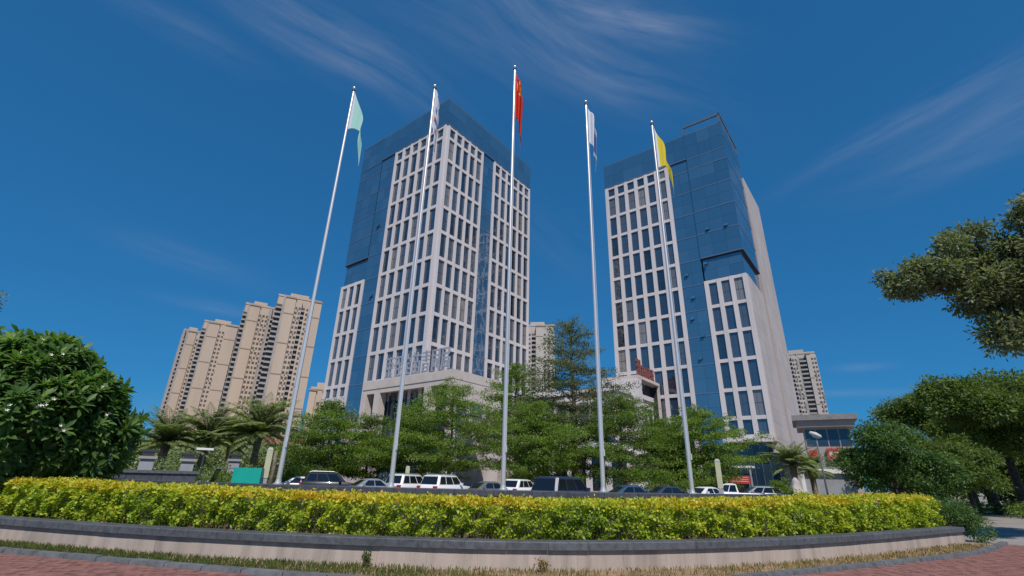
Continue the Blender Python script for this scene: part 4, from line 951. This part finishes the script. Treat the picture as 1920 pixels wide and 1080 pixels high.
for p, d in zip(rp, rd_):
    nl = random.randint(11, 19); sd = np.cross(d, [0.3, .5, .8]); sd /= np.linalg.norm(sd); s2 = np.cross(d, sd); sc = random.uniform(.65, 1.2); tv = random.gauss(0, .14)
    for i in range(nl):
        an = i * 2.399; op = .45 + 1.15 * (i / nl); dr = d * math.cos(op) + (sd * math.cos(an) + s2 * math.sin(an)) * math.sin(op)
        PP.append(p + d * .10 * (1 - i / nl)); DD.append(dr); NN.append(d * math.sin(op) * .8 - (sd * math.cos(an) + s2 * math.sin(an)) * math.cos(op) + np.array([0, 0, .6])); LL.append(sc * random.uniform(.30, .46)); TT.append(.45 + tv + random.gauss(0, .12) - .15 * i / nl)
PP, DD, NN, LL, TT = map(np.array, (PP, DD, NN, LL, TT))
leaf_object('crown', 'leaf_frangipani', PP - org, DD, NN, LL, LL * .27, TT, fr, shape=1)
br = MB(); 
for k in range(5):
    an = k * 1.25; br.tube([(0, 0, 0), (.3 * math.cos(an), .3 * math.sin(an), .6), (1.0 * math.cos(an), 1.0 * math.sin(an), 1.5)], [.14, .11, .08], 8)
br.build('trunk', 'bark', fr, True); br = MB()
for i, (p, d) in enumerate(zip(rp - org, rd_)):
    if i % 3: continue
    an = math.atan2(p[1], p[0]); s0 = np.array([.9 * math.cos(an), .9 * math.sin(an), 1.4]); br.tube([s0, (s0 + p) / 2 - d * .15, p - d * .2, p], [.05, .035, .028, .02], 5, caps=False)
br.build('branches', 'bark', fr)
fm = MB()
for p, d in zip(rp - org, rd_):
    if random.random() > .10: continue
    for q in range(random.randint(2, 5)):
        c = Vector(p + d * .22 + rng.normal(0, .07, 3)); dv = Vector(d); a_ = dv.orthogonal().normalized(); b_ = dv.cross(a_)
        for k in range(5):
            an = k * 1.2566; e = a_ * math.cos(an) + b_ * math.sin(an); g_ = a_ * math.cos(an + .9) + b_ * math.sin(an + .9)
            fm.quad([c, c + e * .035 + dv * .01, c + (e + g_) * .032 + dv * .02, c + g_ * .022 + dv * .012])
fm.build('flowers', 'flower', fr)['kind'] = 'stuff'
# twig of another tree peeping in at the left edge
lobe_tree('shade_tree', 'tree whose leafy twig peeps in at the left edge above the frangipani', (-27.5, 21), [(-24.6, 20.8, 8.6, .9, .9), (-26.5, 21, 8.8, 1.6, 1.4), (-28.5, 21, 9.5, 2, 1.6)], 9000, 'leaf_grey', .15, .06, .22, 39, jitter=.1, trunk_top=5.5, bark='bark')

# palms
def palm(label, az, r, H, n_f, Lf, seed, group='palms in the park'):
    rr = random.Random(seed); p = polar(az, 0, r); o = empty('palm_tree', (p.x, p.y, 0), 0, label, 'palm', group)
    tr = MB(); tr.tube([(0, 0, 0), (.03, 0, H * .3), (.05, .02, H * .7), (.06, .03, H)], [.30, .24, .24, .30], 12); tr.build('trunk', 'palm_bark', o, True)
    rc = MB(); P, D, Nn, L = [], [], [], []
    for k in range(n_f):
        an = k * 2.399 + rr.uniform(-.2, .2); el = rr.uniform(-.1, 1.4) if k > 6 else rr.uniform(1.1, 1.45); ln = Lf * rr.uniform(.8, 1.1)
        pts = []; pos = Vector((.06, .03, H)); e = el
        for q in range(13):
            pts.append(pos.copy()); step = ln / 12; pos = pos + Vector((math.cos(an) * math.cos(e), math.sin(an) * math.cos(e), math.sin(e))) * step; e -= (.055 + .10 * q / 12) * (1.0 if el > .3 else .7)
        rc.tube(pts, [.028 * (1 - i / 13) + .004 for i in range(13)], 4, caps=False)
        for q in range(1, 13):
            for h in range(4):
                f = h / 4; base = pts[q - 1].lerp(pts[q], f); t = (pts[q] - pts[q - 1]).normalized(); sd = t.cross(Vector((0, 0, 1)))
                if sd.length < .05: sd = Vector((math.sin(an), -math.cos(an), 0))
                sd.normalize(); ll = .62 * math.sin(math.pi * min(1, (q + f) / 13 * .92 + .08)) * Lf / 3.2
                for sg_ in (-1, 1): P.append(base); D.append(sd * sg_ + t * .75 + Vector((0, 0, -.25 + rr.uniform(-.15, .15)))); Nn.append(Vector((0, 0, 1))); L.append(ll * rr.uniform(.85, 1.1))
    rc.build('frond_stalks', 'frond_green', o)
    P, D, Nn, L = np.array(P), np.array(D), np.array(Nn), np.array(L)
    leaf_object('fronds', 'leaf_palm', P, D, Nn, L, .085 * np.ones(len(P)), rng.normal(.5, .2, len(P)), o)
palm('small palm next to the frangipani tree', -34.4, 44, 3.4, 60, 3.4, 51)
palm('palm second from the frangipani tree', -31.2, 46, 4.0, 62, 3.6, 52)
palm('large feathery palm left of the leftmost flagpole', -26.7, 45, 4.5, 72, 4.2, 53)
palm('palm behind the green cargo box', -29.0, 54, 4.4, 56, 3.6, 54)
palm('palm beside the right tower foot left of the gatehouse', 29.5, 52, 3.4, 44, 3.0, 55)
palm('small palm at the gatehouse', 31.0, 56, 3.0, 36, 2.6, 56)
# low shrubs and a rock among the cars and palms
def bush(name, label, az, r, w, h, n, leaf, seed, cat='shrub'):
    p = polar(az, 0, r); lobe = [(p.x, p.y, h * .5, w * .5, h * .5), (p.x + w * .3, p.y + .2, h * .4, w * .35, h * .4), (p.x - w * .3, p.y, h * .42, w * .35, h * .42)]
    lobe_tree(name, label, (p.x, p.y), lobe, n, leaf, .14, .075, .05, seed, jitter=.06, trunk_top=h * .3, cat=cat, group='low shrubs')
bush('shrub', 'bright green shrub behind the hedge beside the rock', 28.6, 40, 1.8, 2.3, 3500, 'leaf_terminalia', 61)
bush('shrub', 'low shrub right of the rock', 30.3, 40, 2.4, 1.5, 3500, 'leaf_hedge', 62)
bush('shrub', 'clipped pale shrub behind the dark blue car', 17.6, 48, 4.2, 2.6, 6000, 'leaf_terminalia', 63)
bush('shrub', 'low verge shrub under the nearest street tree', 43.4, 56, 6, .8, 4000, 'leaf_street', 82)
bush('shrub', 'low shrub beside the road at the right edge', 47.0, 50, 5, 1.0, 4000, 'leaf_terminalia', 83)
bush('shrub', 'rough shrub between the dark pillars and palms', -33.2, 38, 5.0, 2.2, 6000, 'leaf_palm', 64)
bush('shrub', 'low shrub in front of the palms', -30.2, 40, 5.0, 1.7, 6000, 'leaf_terminalia', 65)
bush('shrub', 'shrub left of the green cargo box behind it', -28.2, 43, 4, 2.2, 5000, 'leaf_palm', 66)
bush('shrub', 'dark bush between the leftmost flagpole and the black off-roader', -22.0, 50, 5.0, 2.6, 6000, 'leaf_street', 67)
p = polar(29.45, 0, 40); bm = bmesh.new(); bmesh.ops.create_icosphere(bm, subdivisions=3, radius=1)
for v in bm.verts:
    f = 1 + .18 * math.sin(v.co.x * 4 + 1) * math.cos(v.co.y * 3) + .1 * math.sin(v.co.z * 7); v.co = Vector((v.co.x * .62 * f, v.co.y * .5 * f, v.co.z * 1.05 * f + .95))
me = bpy.data.meshes.new('rock'); bm.to_mesh(me); bm.free(); me.materials.append(MATS['rock']); me.shade_smooth(); o = obj('landscape_rock', me, None, (p.x, p.y, 0)); tag(o, 'upright pinkish grey landscape rock between the shrubs', 'rock')

# ------------------------------------------------------------------ street furniture
def lantern(az, r, h, label, w=.34):
    p = polar(az, 0, r); o = empty('garden_lamp', (p.x, p.y, 0), R(-az), label, 'lamp', 'yellow column garden lamps')
    mb = MB(); mb.box(-w * .42, w * .42, -w * .42, w * .42, 0, h * .42); mb.build('post', 'grey_paint', o)
    mb = MB(); mb.box(-w / 2, w / 2, -w / 2, w / 2, h * .425, h * .95); mb.build('shade', 'lantern_yellow', o)
    mb = MB(); mb.hexa([(-w * .55, -w * .55, h * .95), (w * .55, -w * .55, h * .95), (w * .55, w * .55, h * .95), (-w * .55, w * .55, h * .95), (-w * .3, -w * .3, h), (w * .3, -w * .3, h), (w * .3, w * .3, h), (-w * .3, w * .3, h)]); mb.build('cap', 'grey_paint', o)
lantern(-25.3, 36, 3.2, 'yellow column lamp just left of the leftmost flagpole')
lantern(22.65, 38, 3.3, 'yellow column lamp right of the rightmost flagpole')
lantern(-11.1, 44, 2.5, 'yellow column lamp right of the second flagpole')
mp_ = polar(-24.75, 0, 34); mb = MB(); mb.tube([(0, 0, 0), (.05, 0, 2.2), (.0, .0, 2.9)], [.14, .12, .10], 8); o = mb.build('tree_stake', 'palm_bark', None, True); o.location = (mp_.x, mp_.y, 0); tag(o, 'brown wooden stake beside the yellow lamp at the leftmost flagpole', 'stake')
def pillar(az, r, h, label):
    p = polar(az, 0, r); o = empty('gate_pillar', (p.x, p.y, 0), R(-az), label, 'pillar', 'dark stone pillars at left')
    mb = MB(); mb.box(-.34, .34, -.34, .34, 0, h - .5); mb.build('shaft', 'grey_paint', o); mb = MB(); mb.box(-.45, .45, -.45, .45, h - .5, h - .36); mb.box(-.28, .28, -.28, .28, h - .36, h - .12); mb.build('neck', 'apt_grey', o); mb = MB(); mb.box(-.48, .48, -.48, .48, h - .12, h); mb.build('cap', 'dark_paint', o)
pillar(-35.4, 36, 2.75, 'dark stone pillar nearest the frangipani tree'); pillar(-32.2, 37, 2.7, 'dark stone pillar in the middle of the palms'); pillar(-28.3, 42, 2.9, 'dark stone pillar behind the green cargo box')
fw = polar(-36.6, 0, 32); o = empty('low_wall', (fw.x, fw.y, 0), R(30), 'low dark stone wall behind the frangipani tree', 'wall')
for k in range(6): mb = MB(); mb.box(-6 + k * 1.5, -4.52 + k * 1.5, 0, .35, 0, 1.5); mb.build('slab', 'granite_ring', o)
mb = MB(); mb.box(-6.1, 3.1, -.08, .43, 1.502, 1.64); mb.build('coping', 'granite_dark', o)
sp = polar(-31.0, 0, 40); o = empty('flat_lamp', (sp.x, sp.y, 0), R(31), 'dark lamp post with a flat pale head among the palms', 'lamp'); mb = MB(); mb.tube([(0, 0, 0), (0, 0, 3.0)], [.09, .07], 8); mb.build('post', 'dark_paint', o); mb = MB(); mb.box(-.55, .45, -.2, .2, 3.0, 3.14); mb.build('head', 'white_paint', o)
sl = polar(32.0, 0, 46); o = empty('street_lamp', (sl.x, sl.y, 0), R(-32), 'slim street lamp with a white head in front of the pavilion', 'lamp')
mb = MB(); mb.tube([(0, 0, 0), (0, 0, 4.8), (.05, -.1, 5.3)], [.08, .055, .05], 10); mb.build('post', 'grey_paint', o, True)
mb = MB(); mb.tube([(-.42, -.1, 5.60), (-.32, -.1, 5.64), (.0, -.12, 5.50), (.30, -.12, 5.32), (.36, -.12, 5.24)], [.05, .14, .19, .15, .06], 10); mb.build('head', 'lamp_grey', o, True)
mb = MB(); mb.tube([(-.2, -.1, 5.43), (.2, -.12, 5.27)], [.09, .1], 8); mb.build('lens', 'lamp_clear', o)

# ------------------------------------------------------------------ vehicles
WH = MB(); WH.tube([(0, -.11, 0), (0, -.10, 0), (0, .10, 0), (0, .11, 0)], [.27, .335, .335, .27], 24); WHEEL = WH.mesh('wheel', 'rubber', True, 40)
RM = MB(); RM.tube([(0, -.118, 0), (0, -.112, 0), (0, .112, 0), (0, .118, 0)], [.12, .21, .21, .12], 16); RIM = RM.mesh('rim', 'rim', True, 40)
KIND = {  # length, width, height, belt z, hood z, greenhouse base x0,x1 (rear, front), roof x0,x1, side windows
    'sedan': (4.7, 1.82, 1.46, .93, .82, -1.75, 1.15, -.85, .35, [(.16, .48), (.51, .84)]),
    'suv': (4.9, 1.94, 1.84, 1.12, 1.06, -2.25, 1.05, -1.95, .30, [(.07, .30), (.33, .60), (.63, .92)]),
    'crossover': (4.6, 1.86, 1.68, 1.05, .98, -2.1, 1.15, -1.55, .30, [(.10, .30), (.33, .60), (.63, .90)]),
    'pickup': (5.2, 1.85, 1.78, 1.05, 1.0, -.55, 1.25, -.40, .55, [(.08, .46), (.50, .90)])}
def car(label, az, r, heading, kind, color, rails=False, zs=1.0):
    Lc, Wc, Hc, zb, zh, x0, x1, t0, t1, wins = KIND[kind]; Hc *= zs; p = polar(az, 0, r)
    o = empty('parked_car' if kind != 'pickup' else 'parked_pickup', (p.x, p.y, 0), R(heading), label, 'car' if kind != 'pickup' else 'pickup', 'cars parked behind the plinth')
    w = Wc / 2; st = []
    prof = [(-Lc / 2, zb - .22, .80), (-Lc / 2 + .12, zb - .03, .93), (x0, zb, 1), (x1 - .4, zb, 1), (x1, zb - .01, 1), (Lc / 2 - .6, zh, .97), (Lc / 2 - .12, zh - .14, .88), (Lc / 2, zh - .32, .72)] if kind != 'pickup' else [(-Lc / 2, zb - .10, .94), (-Lc / 2 + .06, zb - .02, .98), (x0 - .1, zb, 1), (x1 - .4, zb, 1), (x1, zb - .01, 1), (Lc / 2 - .6, zh, .97), (Lc / 2 - .12, zh - .14, .88), (Lc / 2, zh - .32, .72)]
    if kind == 'sedan': prof[1] = (-Lc / 2 + .15, zb - .02, .92)
    mb = MB(); rings = []
    for x, zt, s_ in prof:
        k = w * s_; rings.append([(x, -k * .86, .26), (x, -k * .98, .36), (x, -k, .62), (x, -k * .985, zt - .12), (x, -k * .92, zt - .01), (x, -k * .5, zt + .01), (x, k * .5, zt + .01), (x, k * .92, zt - .01), (x, k * .985, zt - .12), (x, k, .62), (x, k * .98, .36), (x, k * .86, .26)])
    n = 12; base = 0
    for i in range(len(rings)): mb.v += rings[i]
    for i in range(len(rings) - 1):
        for j in range(n): mb.f.append((i * n + j, i * n + (j + 1) % n, (i + 1) * n + (j + 1) % n, (i + 1) * n + j)); mb.mi.append(0)
    mb.f.append(tuple(range(n))[::-1]); mb.mi.append(0); mb.f.append(tuple((len(rings) - 1) * n + j for j in range(n))); mb.mi.append(0)
    mb.f = [f[::-1] for f in mb.f]; mb.build('body', color, o, True, 42)
    w0, w1 = w * .92, w * .72 if kind == 'sedan' else w * .79
    # greenhouse: base ring, roof edge ring, roof crown
    gh = MB(); zr = Hc - .07
    def ring(xa, xb, ww, z, c):
        return [(xa + c, -ww, z), (xb - c, -ww, z), (xb, -ww + c, z), (xb, ww - c, z), (xb - c, ww, z), (xa + c, ww, z), (xa, ww - c, z), (xa, -ww + c, z)]
    R0 = ring(x0, x1, w0, zb - .03, .10); R1 = ring(t0, t1, w1, zr, .12); R2 = ring(t0 + .22, t1 - .25, w1 - .16, Hc, .12)
    gh.v += R0 + R1 + R2
    for a_ in (0, 8):
        for j in range(8): gh.f.append((a_ + j, a_ + (j + 1) % 8, a_ + 8 + (j + 1) % 8, a_ + 8 + j)); gh.mi.append(0)
    gh.f.append(tuple(range(16, 24))); gh.mi.append(0); gh.build('cabin', color, o, True, 30)
    def lerp(a, b, f): return a + (b - a) * f
    def sidepanel(ta, tb, s0_, s1_, sgn, name, inset=0):
        mb = MB(); q = []
        for e in (-.02, .012):
            for t, s_ in ((ta, s0_), (tb, s0_), (tb - (.0), s1_), (ta, s1_)):
                x = lerp(lerp(x0, x1, t), lerp(t0, t1, t), s_); y = lerp(w0, w1, s_) + e; q.append((x, sgn * y, lerp(zb - .03, zr, s_)))
        mb.hexa(q if sgn < 0 else [q[1], q[0], q[3], q[2], q[5], q[4], q[7], q[6]]); mb.build(name, 'car_glass', o)
    for sgn in (-1, 1):
        for ta, tb in wins: sidepanel(ta, tb, .14, .90, sgn, 'side_window')
    for nm, xa, xb, sg_ in (('windscreen', x1, t1, 1), ('rear_window', x0, t0, -1)):
        mb = MB(); q = []
        for e in (-.02, .014):
            for s_, yy in ((.12, -1), (.12, 1), (.92, 1), (.92, -1)): q.append((lerp(xa, xb, s_) + sg_ * e, yy * (lerp(w0, w1, s_) - .13), lerp(zb - .03, zr, s_)))
        mb.hexa(q); mb.build(nm, 'car_glass', o)
    for sx in (-1, 1):
        for sy in (-1, 1):
            wo_ = obj('wheel', WHEEL, o, (sx * Lc * .29, sy * (w - .1), .335)); obj('rim', RIM, wo_)
    for sy in (-1, 1):
        mb = MB(); zt = zb - .08 if kind != 'sedan' else zb - .12
        mb.box(-Lc / 2 - .02, -Lc / 2 + .22, sy * w * .62, sy * w * .93, zt - (.30 if kind != 'sedan' else .14), zt + .02); mb.build('tail_light', 'tail_red', o)
        mb = MB(); mb.box(Lc / 2 - .26, Lc / 2 - .04, sy * w * .5, sy * w * .82, zh - .34, zh - .18); mb.build('headlight', 'lamp_clear', o)
        mb = MB(); mb.box(x1 - .62, x1 - .44, sy * w * .96, sy * (w * .96 + .2), zb + .02, zb + .18); mb.build('mirror', color, o)
        if rails: mb = MB(); mb.tube([(t0 + .15, sy * w1 * .86, Hc - .02), (t0 + .3, sy * w1 * .86, Hc + .05), (t1 - .3, sy * w1 * .86, Hc + .05), (t1 - .1, sy * w1 * .86, Hc - .02)], .024, 6); mb.build('roof_rail', 'rim', o)
    mb = MB(); mb.box(-Lc / 2 - .03, -Lc / 2 + .02, -.24, .24, .62, .74); mb.build('number_plate', 'white_paint', o)
    if kind == 'pickup':
        mb = MB(); mb.box(-Lc / 2 + .1, x0 - .12, -w * .85, w * .85, zb - .02, zb + .02); mb.build('cargo_bed_cover', 'dark_paint', o)
car('white saloon showing only its bonnet left of the black off-roader', -22.2, 46, 200, 'sedan', 'car_white')
car('black off-roader with silver roof rails right of the leftmost flagpole', -18.8, 44, 22, 'suv', 'car_black', True)
car('silver saloon left of the second flagpole', -15.2, 40, 215, 'sedan', 'car_silver')
car('white off-roader right behind the second flagpole', -10.6, 42, 62, 'suv', 'car_white', True)
car('white off-roader with roof rails, second right of the second flagpole', -6.7, 40, 60, 'suv', 'car_white', True)
car('grey saloon left of the central flagpole', -2.4, 40, 212, 'sedan', 'car_grey')
car('white hatchback crossover right of the central flagpole', 1.6, 42, 58, 'crossover', 'car_white')
car('large dark navy off-roader left of the fourth flagpole', 6.7, 29, 48, 'suv', 'car_navy', False, 1.0)
car('blue saloon right of the fourth flagpole', 13.8, 38, 12, 'sedan', 'car_blue')
car('dark blue saloon left of the rightmost flagpole', 17.7, 42, 10, 'sedan', 'car_navy')
car('white saloon right beside the rightmost flagpole', 21.0, 46, 205, 'sedan', 'car_white')
car('white pickup between the rightmost flagpole and the silver car', 23.6, 48, 160, 'pickup', 'car_white')
car('small silver crossover at the right end of the car row', 26.1, 50, 165, 'crossover', 'car_silver', False, .97)
# cargo tricycle with teal box
tp = polar(-28.3, 0, 36); ct = empty('cargo_tricycle', (tp.x, tp.y, 0), R(193), 'cargo tricycle with a teal green box parked by the palms', 'tricycle')
mb = MB(); mb.box(-1.75, -.25, -.55, .55, .62, 1.92); mb.build('cargo_box', 'teal_paint', ct)
mb = MB()
for x in (-1.76, -.24):
    for y in (-.56, .5): mb.box(x - .02, x + .04, y, y + .06, .6, 1.95)
mb.build('box_frame', 'teal_paint', ct)
mb = MB(); mb.tube([(-1.8, 0, .5), (-.2, 0, .5), (.5, 0, .6), (1.05, 0, 1.0)], .05, 8); mb.build('frame', 'dark_paint', ct)
mb = MB(); mb.tube([(1.2, 0, .33), (1.05, 0, 1.0), (.95, 0, 1.2)], .035, 8); mb.tube([(.8, -.38, 1.25), (.95, 0, 1.2), (.8, .38, 1.25)], .02, 6); mb.build('handlebar', 'dark_paint', ct)
mb = MB(); mb.hexa([(1.05, -.42, .9), (1.1, -.42, .9), (1.1, .42, .9), (1.05, .42, .9), (.75, -.4, 1.85), (.8, -.4, 1.85), (.8, .4, 1.85), (.75, .4, 1.85)]); mb.build('windscreen', 'car_glass', ct)
mb = MB(); mb.hexa([(-.15, -.45, 1.86), (.85, -.42, 1.82), (.85, .42, 1.82), (-.15, .45, 1.86), (-.15, -.43, 1.9), (.8, -.4, 1.88), (.8, .4, 1.88), (-.15, .43, 1.9)]); mb.build('canopy', 'dark_paint', ct)
mb = MB(); mb.box(-.1, .3, -.25, .25, .72, .86); mb.build('seat', 'dark_paint', ct)
for x, y in ((1.2, 0), (-1.2, -.52), (-1.2, .52)):
    wo_ = obj('wheel', WHEEL, ct, (x, y, .3), (.9, .7, .9)); obj('rim', RIM, wo_)
